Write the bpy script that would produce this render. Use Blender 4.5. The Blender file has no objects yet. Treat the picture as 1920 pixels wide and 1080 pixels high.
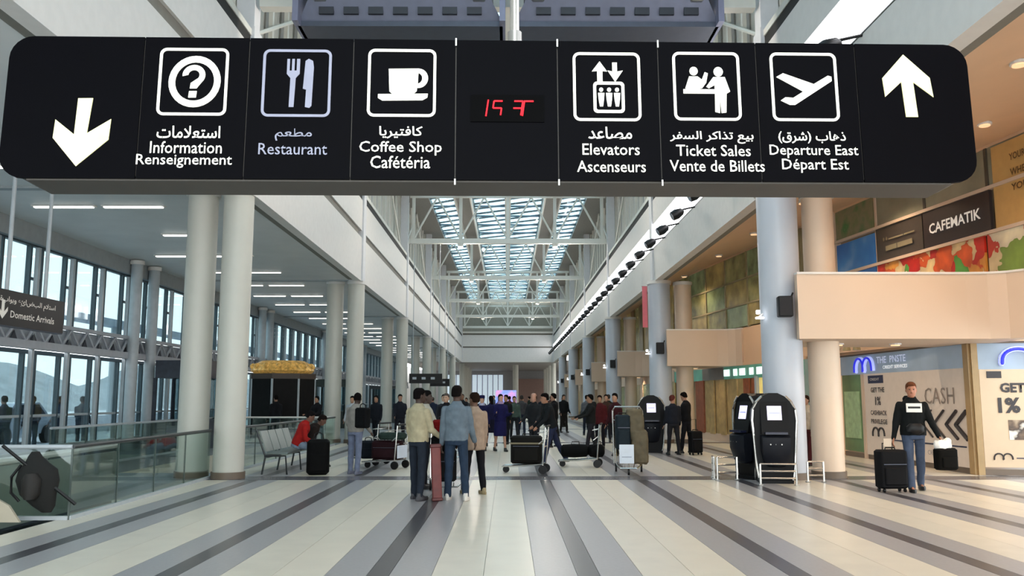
import bpy, bmesh, math, random
from mathutils import Vector, Matrix, noise
from math import sin, cos, pi, radians as R, atan, tan
C = bpy.context.scene.collection
sc = bpy.context.scene
random.seed(7)

# ------------------------------------------------------------------ camera, world, exposure
F = 1600.0
cam_d = bpy.data.cameras.new('camera'); cam_d.sensor_width = 36; cam_d.lens = 36 * F / 1920
cam_d.clip_end = 500; cam_d.clip_start = .05
cam = bpy.data.objects.new('camera', cam_d); C.objects.link(cam)
cam.location = (0, 0, 1.55)
cam.rotation_euler = (R(90) + atan(208 / F), 0, -atan(8 / F))
sc.camera = cam
sc.view_settings.view_transform = 'Standard'; sc.view_settings.look = 'None'
sc.view_settings.gamma = 1; sc.view_settings.use_curve_mapping = False
sc.view_settings.exposure = 0.26
w = bpy.data.worlds.new('world'); sc.world = w; w.use_nodes = True
nt = w.node_tree; bg = nt.nodes['Background']
tc = nt.nodes.new('ShaderNodeTexCoord'); nz = nt.nodes.new('ShaderNodeTexNoise'); nz.inputs['Scale'].default_value = 2.5
cr = nt.nodes.new('ShaderNodeValToRGB')
cr.color_ramp.elements[0].color = (.87, .94, .95, 1); cr.color_ramp.elements[1].color = (.95, .98, .98, 1)
nt.links.new(tc.outputs['Generated'], nz.inputs['Vector']); nt.links.new(nz.outputs['Fac'], cr.inputs['Fac'])
nt.links.new(cr.outputs['Color'], bg.inputs['Color']); bg.inputs['Strength'].default_value = 4.2
sc.cycles.max_bounces = 10; sc.cycles.diffuse_bounces = 5; sc.cycles.transparent_max_bounces = 24
sc.cycles.sample_clamp_indirect = 6

# ------------------------------------------------------------------ materials
def lin(h):
    v = [int(h[i:i + 2], 16) / 255 for i in (0, 2, 4)]
    return [x / 12.92 if x <= .04045 else ((x + .055) / 1.055) ** 2.4 for x in v]
MATS = {}
def mat(name, hx, rough=.6, metal=0.0, emit=0.0, var=.06, scale=6.0, bump=0.0, spec=.5):
    if name in MATS: return MATS[name]
    m = bpy.data.materials.new(name); m.use_nodes = True; n = m.node_tree; b = n.nodes['Principled BSDF']
    c = lin(hx)
    tcn = n.nodes.new('ShaderNodeTexCoord'); no = n.nodes.new('ShaderNodeTexNoise')
    no.inputs['Scale'].default_value = scale; no.inputs['Detail'].default_value = 4
    r = n.nodes.new('ShaderNodeValToRGB')
    r.color_ramp.elements[0].position = .3; r.color_ramp.elements[1].position = .7
    r.color_ramp.elements[0].color = (*[x * (1 - var) for x in c], 1)
    r.color_ramp.elements[1].color = (*[min(1, x * (1 + var)) for x in c], 1)
    n.links.new(tcn.outputs['Object'], no.inputs['Vector']); n.links.new(no.outputs['Fac'], r.inputs['Fac'])
    n.links.new(r.outputs['Color'], b.inputs['Base Color'])
    b.inputs['Roughness'].default_value = rough; b.inputs['Metallic'].default_value = metal
    b.inputs['Specular IOR Level'].default_value = spec
    if emit:
        n.links.new(r.outputs['Color'], b.inputs['Emission Color']); b.inputs['Emission Strength'].default_value = emit
    if bump:
        bp = n.nodes.new('ShaderNodeBump'); bp.inputs['Strength'].default_value = bump
        n.links.new(no.outputs['Fac'], bp.inputs['Height']); n.links.new(bp.outputs['Normal'], b.inputs['Normal'])
    MATS[name] = m
    return m
def glass(name, hx, refl=.12, rough=.03):
    if name in MATS: return MATS[name]
    m = bpy.data.materials.new(name); m.use_nodes = True; n = m.node_tree; n.nodes.clear()
    out = n.nodes.new('ShaderNodeOutputMaterial'); mx = n.nodes.new('ShaderNodeMixShader')
    t = n.nodes.new('ShaderNodeBsdfTransparent'); g = n.nodes.new('ShaderNodeBsdfGlossy'); lw = n.nodes.new('ShaderNodeLayerWeight'); lw.inputs['Blend'].default_value = .25
    fr = n.nodes.new('ShaderNodeMath'); fr.operation = 'MULTIPLY_ADD'; fr.inputs[1].default_value = .35; fr.inputs[2].default_value = refl * .3
    n.links.new(lw.outputs['Facing'], fr.inputs[0])
    t.inputs['Color'].default_value = (*lin(hx), 1); g.inputs['Roughness'].default_value = rough
    g.inputs['Color'].default_value = (.9, .95, .95, 1)
    n.links.new(fr.outputs[0], mx.inputs[0]); n.links.new(t.outputs[0], mx.inputs[1]); n.links.new(g.outputs[0], mx.inputs[2])
    n.links.new(mx.outputs[0], out.inputs[0]); MATS[name] = m
    return m
def printed(name, stops, scale=4.0, kind='VORONOI', rough=.4, emit=0.0, stretch=(1, 1, 1)):
    """flat print: coloured cells"""
    m = bpy.data.materials.new(name); m.use_nodes = True; n = m.node_tree; b = n.nodes['Principled BSDF']
    tcn = n.nodes.new('ShaderNodeTexCoord'); mp = n.nodes.new('ShaderNodeMapping'); mp.inputs['Scale'].default_value = stretch
    n.links.new(tcn.outputs['Object'], mp.inputs['Vector'])
    r = n.nodes.new('ShaderNodeValToRGB'); r.color_ramp.interpolation = 'LINEAR' if kind != 'VORONOI' else 'CONSTANT'
    els = r.color_ramp.elements
    while len(els) < len(stops): els.new(.5)
    for e, (p_, hx) in zip(els, stops): e.position = p_; e.color = (*lin(hx), 1)
    if kind == 'VORONOI':
        v = n.nodes.new('ShaderNodeTexVoronoi'); v.inputs['Scale'].default_value = scale
        sp_ = n.nodes.new('ShaderNodeSeparateColor'); n.links.new(v.outputs['Color'], sp_.inputs['Color'])
        n.links.new(sp_.outputs[0], r.inputs['Fac'])
        mx = n.nodes.new('ShaderNodeMix'); mx.data_type = 'RGBA'; mx.blend_type = 'MULTIPLY'; mx.inputs[0].default_value = .8
        r2 = n.nodes.new('ShaderNodeValToRGB'); r2.color_ramp.elements[0].color = (1, 1, .9, 1); r2.color_ramp.elements[1].color = (.35, .3, .3, 1)
        n.links.new(v.outputs['Distance'], r2.inputs['Fac'])
        n.links.new(r.outputs['Color'], mx.inputs[6]); n.links.new(r2.outputs['Color'], mx.inputs[7]); col = mx.outputs[2]
        nn = n.nodes.new('ShaderNodeTexNoise'); nn.inputs['Scale'].default_value = 3.5
        ad = n.nodes.new('ShaderNodeVectorMath'); ad.operation = 'MULTIPLY_ADD'; ad.inputs[1].default_value = (.45, .45, .45)
        n.links.new(mp.outputs['Vector'], nn.inputs['Vector']); n.links.new(nn.outputs['Color'], ad.inputs[0]); n.links.new(mp.outputs['Vector'], ad.inputs[2])
        n.links.new(ad.outputs[0], v.inputs['Vector'])
    else:
        v = n.nodes.new('ShaderNodeTexNoise'); v.inputs['Scale'].default_value = scale
        n.links.new(mp.outputs['Vector'], v.inputs['Vector']); n.links.new(v.outputs['Fac'], r.inputs['Fac']); col = r.outputs['Color']
    n.links.new(col, b.inputs['Base Color']); b.inputs['Roughness'].default_value = rough
    if emit: n.links.new(col, b.inputs['Emission Color']); b.inputs['Emission Strength'].default_value = emit
    return m

M = dict(
    white=mat('white_paint', 'd6d3cf', .55, var=.03), cream=mat('cream_paint', 'd8d4c6', .6, var=.03),
    pil=mat('pilaster_paint', 'cfcfd2', .5, var=.03), dark=mat('dark_reveal', '3a3a38', .7),
    slot=mat('slot_grey', '77746c', .7), truss=mat('truss_paint', 'd4d3cb', .45, var=.03),
    roofbeam=mat('roof_beam_grey', '7e7a74', .6), louver=mat('louver_blue_grey', '4c5f6b', .5),
    ceil=mat('aisle_ceiling_grey', 'd2d4d3', .45, var=.05, scale=1.2), bulk=mat('bulkhead_grey', '9aa0a3', .6),
    colL=mat('column_ivory', 'bebcb2', .45, var=.03, scale=2), colR=mat('column_grey', 'b4bac4', .35, var=.03, scale=2),
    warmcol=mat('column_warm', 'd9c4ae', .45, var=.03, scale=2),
    orange=mat('warm_plaster', 'd9b594', .6, var=.03, scale=1.5), beige=mat('parapet_beige', 'cbb5a0', .55, var=.02, scale=1),
    frame=mat('window_frame_dark', '37474f', .4), strut=mat('strut_light_grey', 'a9b0b5', .4), lattice=mat('lattice_grey', 'a5a9b0', .5),
    black=mat('black_enamel', '020206', .5, var=.1, spec=.05), blackp=mat('black_plastic', '09090b', .45, var=.1, spec=.3),
    housing=mat('housing_grey_brown', '45413c', .5), steel=mat('brushed_steel', 'a9a9a6', .3, .85), dsteel=mat('dark_steel', '4a4f5c', .45, .5),
    chrome=mat('chrome_tube', 'c9c8c4', .22, .9), lit=mat('backlit_white', 'f4f4e8', .4, emit=.5, var=.01),
    lity=mat('backlit_cream', 'ecebb0', .4, emit=.42, var=.12, scale=9), unlit=mat('unlit_grey', '8f92a6', .4, emit=.06),
    red=mat('led_red', 'ff1a28', .4, emit=1.3), tube=mat('tube_light', 'fffaf0', .4, emit=2.6, var=.01),
    strip=mat('cove_light', 'fbfaff', .4, emit=4.0, var=.01), lamp=mat('lamp_glow', 'f0c79a', .5, emit=.7, var=.01),
    wlamp=mat('white_lamp_glow', 'ffffff', .4, emit=2.2, var=.01),
    fcream=mat('floor_cream', 'cdc5b6', .3, var=.05, scale=3), fcream2=mat('floor_cream_pale', 'd2c9b9', .3, var=.04, scale=2.2),
    fgray=mat('floor_grey', '959395', .3, var=.06, scale=25), fdark=mat('floor_dark', '3f3d42', .28, var=.1, scale=25),
    fbase=mat('floor_base', '8a8880', .5), faisle=mat('floor_aisle', '8f979c', .25, var=.08, scale=2), fteal=mat('lower_floor_teal', '93a7a6', .3, var=.15, scale=.8),
    gl=glass('clear_glass', 'dceeee'), glw=glass('window_glass', 'b9c6c9'), glg=glass('balustrade_glass', 'e6eeeb', .2), skyg=glass('skylight_glass', 'cfe2ea'),
    rail=mat('dark_handrail', '2f3436', .35, .3), skirt=mat('skirting_brown', '6b5d50', .5),
)

# ------------------------------------------------------------------ mesh builder
class MB:
    def __init__(s): s.v = []; s.f = []
    def add(s, vs, fs):
        o = len(s.v); s.v += [tuple(v) for v in vs]; s.f += [tuple(i + o for i in f) for f in fs]; return s
    def box(s, x0, x1, y0, y1, z0, z1):
        if x0 > x1: x0, x1 = x1, x0
        if y0 > y1: y0, y1 = y1, y0
        vs = [(x, y, z) for z in (z0, z1) for y in (y0, y1) for x in (x0, x1)]
        return s.add(vs, [(0, 2, 3, 1), (4, 5, 7, 6), (0, 1, 5, 4), (2, 6, 7, 3), (0, 4, 6, 2), (1, 3, 7, 5)])
    def bevbox(s, x0, x1, y0, y1, z0, z1, r=.02, n=3):
        """box rounded in plan (xy) and slightly at top and bottom"""
        pts = []
        for cx, cy, a0 in ((x1 - r, y1 - r, 0), (x0 + r, y1 - r, 90), (x0 + r, y0 + r, 180), (x1 - r, y0 + r, 270)):
            for k in range(n + 1):
                a = R(a0 + 90 * k / n); pts.append((cx + r * cos(a), cy + r * sin(a)))
        mx, my = (x0 + x1) / 2, (y0 + y1) / 2; q = r * .5
        def ring(z, d): return [(mx + (x - mx) * (1 - d / max(.001, (x1 - x0) / 2)), my + (y - my) * (1 - d / max(.001, (y1 - y0) / 2)), z) for x, y in pts]
        return s.loft([ring(z0, q), ring(z0 + q, 0), ring(z1 - q, 0), ring(z1, q)])
    def loft(s, rings, cap=True):
        n = len(rings[0]); vs = [p for r in rings for p in r]; fs = []
        for i in range(len(rings) - 1):
            for k in range(n):
                a = i * n + k; b = i * n + (k + 1) % n
                fs.append((a, b, b + n, a + n))
        if cap: fs.append(tuple(reversed(range(n)))); fs.append(tuple((len(rings) - 1) * n + k for k in range(n)))
        return s.add(vs, fs)
    def tube(s, p0, p1, r, n=8, r1=None):
        p0 = Vector(p0); p1 = Vector(p1); d = (p1 - p0).normalized()
        a = Vector((0, 0, 1)) if abs(d.z) < .9 else Vector((1, 0, 0)); u = d.cross(a).normalized(); w_ = d.cross(u)
        r1 = r if r1 is None else r1
        rg = [[p + (u * cos(2 * pi * k / n) + w_ * sin(2 * pi * k / n)) * rr for k in range(n)] for p, rr in ((p0, r), (p1, r1))]
        return s.loft(rg)
    def path(s, pts, r, n=8):
        pts = [Vector(p) for p in pts]; rings = []
        for i, p in enumerate(pts):
            d = (pts[min(i + 1, len(pts) - 1)] - pts[max(i - 1, 0)]).normalized()
            a = Vector((0, 0, 1)) if abs(d.z) < .95 else Vector((0, 1, 0)); u = d.cross(a).normalized(); w_ = d.cross(u)
            rings.append([p + (u * cos(2 * pi * k / n) + w_ * sin(2 * pi * k / n)) * r for k in range(n)])
        return s.loft(rings)
    def prism(s, pts, y0, y1):
        """polygon in xz extruded along y (pts may be concave -> ngon caps)"""
        n = len(pts); vs = [(x, y0, z) for x, z in pts] + [(x, y1, z) for x, z in pts]
        fs = [tuple(range(n)), tuple(reversed(range(n, 2 * n)))] + [(k, k + n, (k + 1) % n + n, (k + 1) % n) for k in range(n)]
        return s.add(vs, fs)
    def planprism(s, pts, z0, z1):
        n = len(pts); vs = [(x, y, z0) for x, y in pts] + [(x, y, z1) for x, y in pts]
        fs = [tuple(reversed(range(n))), tuple(range(n, 2 * n))] + [(k, (k + 1) % n, (k + 1) % n + n, k + n) for k in range(n)]
        return s.add(vs, fs)
    def ringxz(s, outer, inner, y0, y1):
        n = len(outer); vs = [(x, y, z) for y in (y0, y1) for L in (outer, inner) for x, z in L]; fs = []
        for k in range(n):
            j = (k + 1) % n
            fs += [(k, j, n + j, n + k), (2 * n + k, 3 * n + k, 3 * n + j, 2 * n + j), (k, 2 * n + k, 2 * n + j, j), (n + k, n + j, 3 * n + j, 3 * n + k)]
        return s.add(vs, fs)
    def ball(s, c, r, sx=1, sy=1, sz=1, n=10, m=7):
        rings = []
        for i in range(1, m):
            a = pi * i / m - pi / 2
            rings.append([(c[0] + r * sx * cos(a) * cos(2 * pi * k / n), c[1] + r * sy * cos(a) * sin(2 * pi * k / n), c[2] + r * sz * sin(a)) for k in range(n)])
        return s.loft(rings)
    def mesh(s, name, m=None, smooth=False):
        me = bpy.data.meshes.new(name); me.from_pydata(s.v, [], s.f)
        if m: me.materials.append(m)
        bm = bmesh.new(); bm.from_mesh(me); bmesh.ops.recalc_face_normals(bm, faces=bm.faces); bm.to_mesh(me); bm.free()
        if smooth:
            me.polygons.foreach_set('use_smooth', [True] * len(me.polygons))
            try: me.set_sharp_from_angle(angle=R(40))
            except Exception: pass
        me.update(); return me
    def build(s, name, m=None, parent=None, smooth=False, label=None):
        return link(name, s.mesh(name, m, smooth), parent, label)
def link(name, me, parent=None, label=None, loc=None, rot=None):
    o = bpy.data.objects.new(name, me); C.objects.link(o)
    if parent: o.parent = parent
    if label: o['label'] = label
    if loc: o.location = loc
    if rot: o.rotation_euler = rot
    return o
def tag(o, label, cat, group=None):
    o['label'] = label; o['category'] = cat
    if group: o['group'] = group
    return o
def thing(name, label, cat, loc=(0, 0, 0), rz=0, group=None):
    o = bpy.data.objects.new(name, None); C.objects.link(o); o.location = loc; o.rotation_euler = (0, 0, rz); o.empty_display_size = .1
    return tag(o, label, cat, group)
def struct(o): o['kind'] = 'structure'; return o
def copy_tree(o, parent=None):
    c = o.copy(); C.objects.link(c)
    if parent: c.parent = parent
    for ch in list(o.children): copy_tree(ch, c)
    return c
ORD = ['nearest', 'second', 'third', 'fourth', 'fifth', 'sixth', 'seventh', 'eighth', 'ninth', 'tenth', 'eleventh', 'twelfth', 'thirteenth', 'fourteenth', 'fifteenth',
       'sixteenth', 'seventeenth', 'eighteenth', 'nineteenth', 'twentieth', 'twenty-first', 'twenty-second', 'twenty-third', 'twenty-fourth', 'twenty-fifth', 'twenty-sixth',
       'twenty-seventh', 'twenty-eighth', 'twenty-ninth', 'thirtieth', 'thirty-first', 'thirty-second', 'thirty-third', 'thirty-fourth', 'thirty-fifth', 'thirty-sixth', 'thirty-seventh', 'thirty-eighth', 'thirty-ninth', 'fortieth']
tmp_scene = bpy.data.scenes.new('workbench')
def evaluated_mesh(o):
    """apply an object's modifiers (or turn lettering into a mesh) in a small scene of its own"""
    tmp_scene.collection.objects.link(o); vl = tmp_scene.view_layers[0]; vl.update()
    me = bpy.data.meshes.new_from_object(o.evaluated_get(vl.depsgraph)); d = o.data
    bpy.data.objects.remove(o)
    return me
def text(body, parent, loc, width, height, m, rot=(pi / 2, 0, 0), bold=0.0, name='lettering', extrude=.002):
    """lettering fitted to width x height (m), centred on loc"""
    c = bpy.data.curves.new(name, 'FONT'); c.body = body; c.offset = bold; c.resolution_u = 2
    me = evaluated_mesh(bpy.data.objects.new(name, c)); bpy.data.curves.remove(c)
    xs = [v.co.x for v in me.vertices]; ys = [v.co.y for v in me.vertices]
    if not xs: return None
    cx, cy = (min(xs) + max(xs)) / 2, (min(ys) + max(ys)) / 2; sx, sy = width / max(.01, max(xs) - min(xs)), height / max(.01, max(ys) - min(ys))
    for v in me.vertices: v.co = ((v.co.x - cx) * sx, (v.co.y - cy) * sy, extrude)
    me.name = name; me.materials.clear(); me.materials.append(m)
    return link(name, me, parent, None, loc, rot)

Y0, Y1, PITCH = 17.1, 99.3, 13.7
COLY = [Y0 + PITCH * k for k in range(6)]
BAYS = [(Y0 + PITCH * (k - 1), Y0 + PITCH * k) for k in range(-1, 7)]   # from behind the camera to the far end

# ------------------------------------------------------------------ floor
fl = struct(MB().box(-5.85, 14, -10, 99.3, -.3, -.012).build('floor', M['fbase']))
MB().box(-14, 14, 99.3, 132, -.3, 0).build('far_floor', M['fcream'], fl)
def cross(y): return [c for c in (y,)]
cuts = [-10] + [v for k in range(-1, 7) for v in (Y0 + .1 + PITCH * k - .4, Y0 + .1 + PITCH * k + .4)] + [99.3]
cuts = sorted(c for c in cuts if c <= 99.3)
segs = [(cuts[i], cuts[i + 1], i % 2 == 1) for i in range(len(cuts) - 1) if cuts[i + 1] > cuts[i]]
g = .004
for (a, b, isx) in segs:
    if isx:
        for x0, x1 in ((-5.85, -2.06), (-2.06, 1.68), (1.68, 5.42), (5.42, 9.16), (9.16, 14)):
            MB().box(x0 + g, x1 - g, a + g, b - g, -.012, 0).build('cross_strip', M['fdark' if 0 else 'fgray'] if 0 else mat('floor_cross_dark', '5d5b5f', .26, var=.08, scale=25), fl)
        continue
    for k in range(-4, 8):
        xc = -1.15 + 1.87 * k + 1.87   # centre of a dark line
        for u0, u1, mm in ((-.475, -.1, 'fgray'), (-.1, .1, 'fdark'), (.1, .475, 'fgray'), (.475, .935, 'fcream'), (.935, 1.395, 'fcream2')):
            x0, x1 = max(-5.85, xc + u0), min(14, xc + u1)
            if x1 - x0 > .05: MB().box(x0 + g / 2, x1 - g / 2, a, b, -.012, 0).build('floor_strip', M[mm], fl)
# left aisle floor with two openings
la = struct(MB().box(-12.2, -9.8, -10, 99.3, -.3, 0).build('floor_left', M['faisle']))
for a, b in ((-10, 9.2), (16.2, 18.4), (29.2, 99.3)):
    MB().box(-9.8, -5.85, a, b, -.3, 0).build('floor_slab', M['faisle'], la)
MB().box(-9.8, -5.85, 9.2, 16.2, -.55, -.4).build('lower_floor', M['fteal'], la)
MB().box(-9.8, -5.85, 18.4, 29.2, -1.2, -1.1).build('lower_landing', M['fteal'], la)
for a, b in ((9.2, 16.2), (18.4, 29.2)):
    MB().box(-9.9, -9.8, a, b, -3.4, -.3).build('opening_wall', M['cream'], la)
    MB().box(-9.8, -5.85, b, b + .1, -3.4, -.3).build('opening_wall', M['cream'], la)
    MB().box(-5.95, -5.85, a, b, -3.4, -.3).build('opening_wall', M['cream'], la)

# ------------------------------------------------------------------ nave side walls above the columns
for side, sg in (('left', -1), ('right', 1)):
    X = 5.3 * sg
    wl = struct(MB().box(X + .25 * sg, X + .45 * sg, -10, 99.3, 5.82, 9.1).build('wall_' + side, M['slot']))
    for (a, b) in BAYS:
        a2, b2 = a + .26, b - .26
        lo = (5.78, 7.36) if sg < 0 else (5.78, 6.98)
        hi = (7.62, 8.74) if sg < 0 else (7.86, 8.74)
        MB().box(X, X + .25 * sg, a2, b2, *lo).build('wall_panel', M['white'], wl)
        MB().box(X, X + .25 * sg, a2, b2, *hi).build('wall_panel', M['white'], wl)
        MB().box(X, X + .26 * sg, a2, b2, 9.0, 9.14).build('coping', M['truss'], wl)
        MB().box(X + .02 * sg, X + .25 * sg, a2, b2, 8.72, 9.02).build('reveal', mat('reveal_black', '1d1d1c', .8), wl)
        if sg < 0: MB().box(X + .06 * sg, X + .25 * sg, a2 + .4, b2 - .4, 7.34, 7.64).build('slot', M['slot'], wl)
        MB().box(X - .06 * sg, X + .45 * sg, b - .26, b + .26, 5.78, 9.2).build('pilaster', M['pil'], wl)
        MB().box(X - .03 * sg, X + .35 * sg, b - .2, b + .2, 9.2, 12.9).build('pilaster_upper', M['pil'], wl)
        if sg > 0:
            ls = thing('light_strip', 'white glowing cove light strip in the ' + ('bay at the near end' if b < 10 else ORD[max(0, int((b - 17) / 13.7 + .01))] + ' bay') + ' of the right wall', 'light', (X + .2, a2, 7.42), 0, 'cove light strips')
            MB().box(-.06, .05, 0, b2 - a2, -.42, .42).build('diffuser', M['strip'], ls)
            MB().box(-.2, .04, 0, b2 - a2, -.46, -.42).build('lip', M['white'], ls)
    # clerestory
    cl = struct(MB().box(X + .75 * sg, X + .85 * sg, -10, 99.3, 9.0, 13.0).build('wall_' + side + '_clerestory', mat('clerestory_grey', 'c6c4bd', .6)))
    MB().box(X + .2 * sg, X + .8 * sg, -10, 99.3, 9.0, 9.06).build('ledge', M['truss'], cl)
    fm = MB().box(-.05, .05, -.06, .06, 0, 3.9).mesh('fin', M['truss'])
    wm = MB().box(-.02, .02, 0, .35, 0, 2.6).mesh('vent_panel', mat('vent_grey', '8c8b88', .6))
    y = -9.0
    while y < 99:
        link('fin', fm, cl, loc=(X + .45 * sg, y, 9.06)); link('vent_panel', wm, cl, loc=(X + .72 * sg, y + .4, 9.7)); y += 1.37
    dm = MB().tube((0, 0, 0), (0, 6.5, 3.6), .05, 6).mesh('brace', M['truss'])
    for (a, b) in BAYS:
        link('brace', dm, cl, loc=(X + .3 * sg, a + .3, 9.2))
        o = link('brace', dm, cl, loc=(X + .3 * sg, b - .3, 9.2)); o.rotation_euler = (0, 0, pi)

# ------------------------------------------------------------------ roof and skylight
rf = struct(MB().box(-.17, .17, -10, 99.3, 12.45, 12.95).build('ceiling', M['truss']))
for sg in (-1, 1):
    MB().box(2.0 * sg, 3.05 * sg, -10, 99.3, 12.85, 13.3).build('roof_beam', M['roofbeam'], rf)
    MB().box(2.03 * sg, 2.12 * sg, -10, 99.3, 12.55, 12.85).build('beam_flange', M['truss'], rf)
    MB().box(2.93 * sg, 3.02 * sg, -10, 99.3, 12.55, 12.85).build('beam_flange', M['truss'], rf)
    MB().box(4.5 * sg, 6.2 * sg, -10, 99.3, 12.85, 13.2).build('roof_edge', M['roofbeam'], rf)
pitch = PITCH / 5
for (x0, x1) in ((-4.5, -3.05), (-2.0, -.17), (.17, 2.0), (3.05, 4.5)):
    pm = MB().box(x0, x1, .03, pitch - .03, 12.96, 12.98).mesh('skylight_pane', M['skyg'])
    lm = MB().add([(x0, .9, 13.03), (x1, -.2, 13.03), (x1, .22, 13.03), (x0, 1.32, 13.03), (x0, .9, 13.06), (x1, -.2, 13.06), (x1, .22, 13.06), (x0, 1.32, 13.06)],
                  [(0, 1, 2, 3), (4, 7, 6, 5), (0, 4, 5, 1), (1, 5, 6, 2), (2, 6, 7, 3), (3, 7, 4, 0)]).mesh('louver', M['louver'])
    bm_ = MB().box(x0, x1, -.03, .03, 12.92, 13.02).mesh('glazing_bar', M['louver'])
    y = Y0 - PITCH * 2
    while y < 99:
        if y > -6:
            link('skylight_pane', pm, rf, loc=(0, y, 0)); link('louver', lm, rf, loc=(0, y, 0)); link('glazing_bar', bm_, rf, loc=(0, y, 0))
            link('louver', lm, rf, loc=(0, y + pitch / 2, 0))
        y += pitch
# trusses
def truss(k, y):
    t = thing('roof_truss', 'white steel roof truss spanning the hall, %s from the camera' % ORD[k], 'truss', (0, y, 9.82), 0, 'white roof trusses')
    MB().box(-5.2, 5.2, -.13, .13, -.13, .13).build('bottom_chord', M['truss'], t)
    for x in ((-2.5, 2.5) if k < 6 else ()):
        MB().bevbox(x - .14, x + .14, -.14, .14, -.3, -.13, .04).build('floodlight', mat('flood_body', 'cfcac0', .4), t, True)
        MB().box(x - .1, x + .1, -.1, .1, -.31, -.29).build('floodlight_lens', mat('flood_lens', 'fff1cf', .4, emit=3.0, var=.01), t)
        l = bpy.data.lights.new('floodlight_glow', 'POINT'); l.energy = 150; l.color = (1, .90, .78); l.shadow_soft_size = .12
        o = bpy.data.objects.new('floodlight_glow', l); C.objects.link(o); o.location = (x, 0, -.5); o.parent = t
    MB().box(-5.2, 5.2, -.09, .09, 2.36, 2.54).build('top_chord', M['truss'], t)
    for x in (-5, -2.5, 0, 2.5, 5): MB().box(x - .08, x + .08, -.08, .08, .13, 2.36).build('vertical', M['truss'], t)
    for x in (-5, -2.5, 0, 2.5):
        MB().tube((x, 0, .1), (x + 1.25, 0, 2.4), .055, 6).build('diagonal', M['truss'], t)
        MB().tube((x + 2.5, 0, .1), (x + 1.25, 0, 2.4), .055, 6).build('diagonal', M['truss'], t)
for k in range(7): truss(k, Y0 + PITCH * k if k < 6 else 98.9)

# ------------------------------------------------------------------ far end wall and the hall beyond it
ew = struct(MB().box(-6.1, 6.1, 99.6, 100, 5.78, 9.4).build('wall_back', M['slot']))
MB().box(-6, 6, 99.45, 99.6, 5.78, 7.45).build('wall_panel', M['white'], ew)
MB().box(-6, 6, 99.45, 99.6, 7.62, 8.95).build('wall_panel', M['white'], ew)
MB().box(-6, 6, 99.3, 99.6, 9.15, 9.35).build('coping', M['truss'], ew)
MB().box(-6.1, 6.1, 99.7, 99.9, 9.4, 13.2).build('end_clerestory', mat('end_clerestory_grey', '8b8a80', .6), ew)
MB().box(-12, 12, 99.6, 132, 5.8, 6.0).build('far_ceiling', mat('far_ceiling', '8a8788', .6), ew)
fw = struct(MB().box(-14, 14, 131.5, 132, 0, 6).build('wall_far', mat('far_wall_grey', '8c8a8c', .6)))
MB().box(1.2, 7.0, 131.2, 131.5, 0, 4.6).build('wood_panel', mat('far_brown_panel', '8b6f66', .6), fw)
for i in range(12):
    x = -10.2 + i * .8
    MB().box(x, x + .66, 131.3, 131.5, .6, 5.2).build('window_pane', mat('far_daylight_window', 'c3d2de', .3, emit=.55), fw)
for s_ in (-1, 1):
    MB().box(14 * s_, 14.2 * s_, 99.3, 132, 0, 6).build('far_side_wall', M['white'], fw)
    for i in range(4): MB().tube((5.5 * s_, 103 + i * 7, 0), (5.5 * s_, 103 + i * 7, 5.8), .3, 12).build('far_column', M['colL'], fw)
MB().tube((1.0, 108, 0), (1.0, 108, 5.8), .35, 12).build('far_column', M['colL'], fw)

# ------------------------------------------------------------------ columns
def column(name, x, y, r, z1, m, label, group, base_m):
    t = thing(name, label, 'column', (x, y, 0), 0, group)
    rg = [[(rr * cos(2 * pi * k / 28), rr * sin(2 * pi * k / 28), z) for k in range(28)] for z, rr in ((0.12, r), (z1 - .12, r))]
    MB().loft(rg).build('shaft', m, t, True)
    MB().loft([[(rr * cos(2 * pi * k / 28), rr * sin(2 * pi * k / 28), z) for k in range(28)] for z, rr in ((0, r + .03), (.13, r + .03))]).build('base_ring', base_m, t, True)
    MB().loft([[(rr * cos(2 * pi * k / 28), rr * sin(2 * pi * k / 28), z) for k in range(28)] for z, rr in ((z1 - .12, r + .04), (z1, r + .04))]).build('collar', M['white'], t, True)
for k, y in enumerate(COLY):
    n = ORD[k]
    column('column', -5.52, y + .1, .3, 5.8, M['colL'], 'round ivory column of the left inner row, %s from the camera' % n, 'left inner columns', M['skirt'])
    column('column', -6.32, y + .3, .3, 5.83, M['colL'], 'round ivory column of the left outer row, %s from the camera' % n, 'left outer columns', M['skirt'])
    column('column', 5.5, y, .4, 5.8, M['colR'], 'thick pale grey column of the right inner row, %s from the camera' % n, 'right inner columns', M['skirt'])
    column('column', 6.42, y + .25, .31, 5.8, M['warmcol'], 'warm lit column of the right outer row, %s from the camera' % n, 'right outer columns', M['skirt'])

# ------------------------------------------------------------------ left aisle: ceiling, lamps, window wall
ca = struct(MB().box(-12.3, -5.75, -10, 99.3, 5.83, 5.95).build('ceiling_left', M['ceil']))
MB().box(-12.1, -11.7, -10, 99.3, 5.38, 5.83).build('bulkhead', M['bulk'], ca)
for k in range(7): MB().box(-11.7, -5.75, Y0 + PITCH * k - .15, Y0 + PITCH * k + .05, 5.79, 5.83).build('ceiling_rib', M['bulk'], ca)
tb = MB().box(-.65, .65, -.05, .05, -.015, .01).mesh('tube', M['tube']); hs = MB().box(-.7, .7, -.08, .08, .01, .05).mesh('housing', M['white'])
for r_ in range(24):
    y = 12.05 + 3.32 * r_
    for j, x in enumerate((-9.9, -8.35)):
        if r_ == 3 and j == 0: continue
        t = thing('ceiling_light', 'slim tube light in the left aisle ceiling, %s one of the %s row' % (('outer', 'inner')[j], ORD[r_]), 'light', (x, y, 5.79), 0, 'tube lights of the left aisle ceiling')
        link('tube', tb, t); link('housing', hs, t)
mod = PITCH / 8
wn = 0
WX = -11.9
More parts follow.
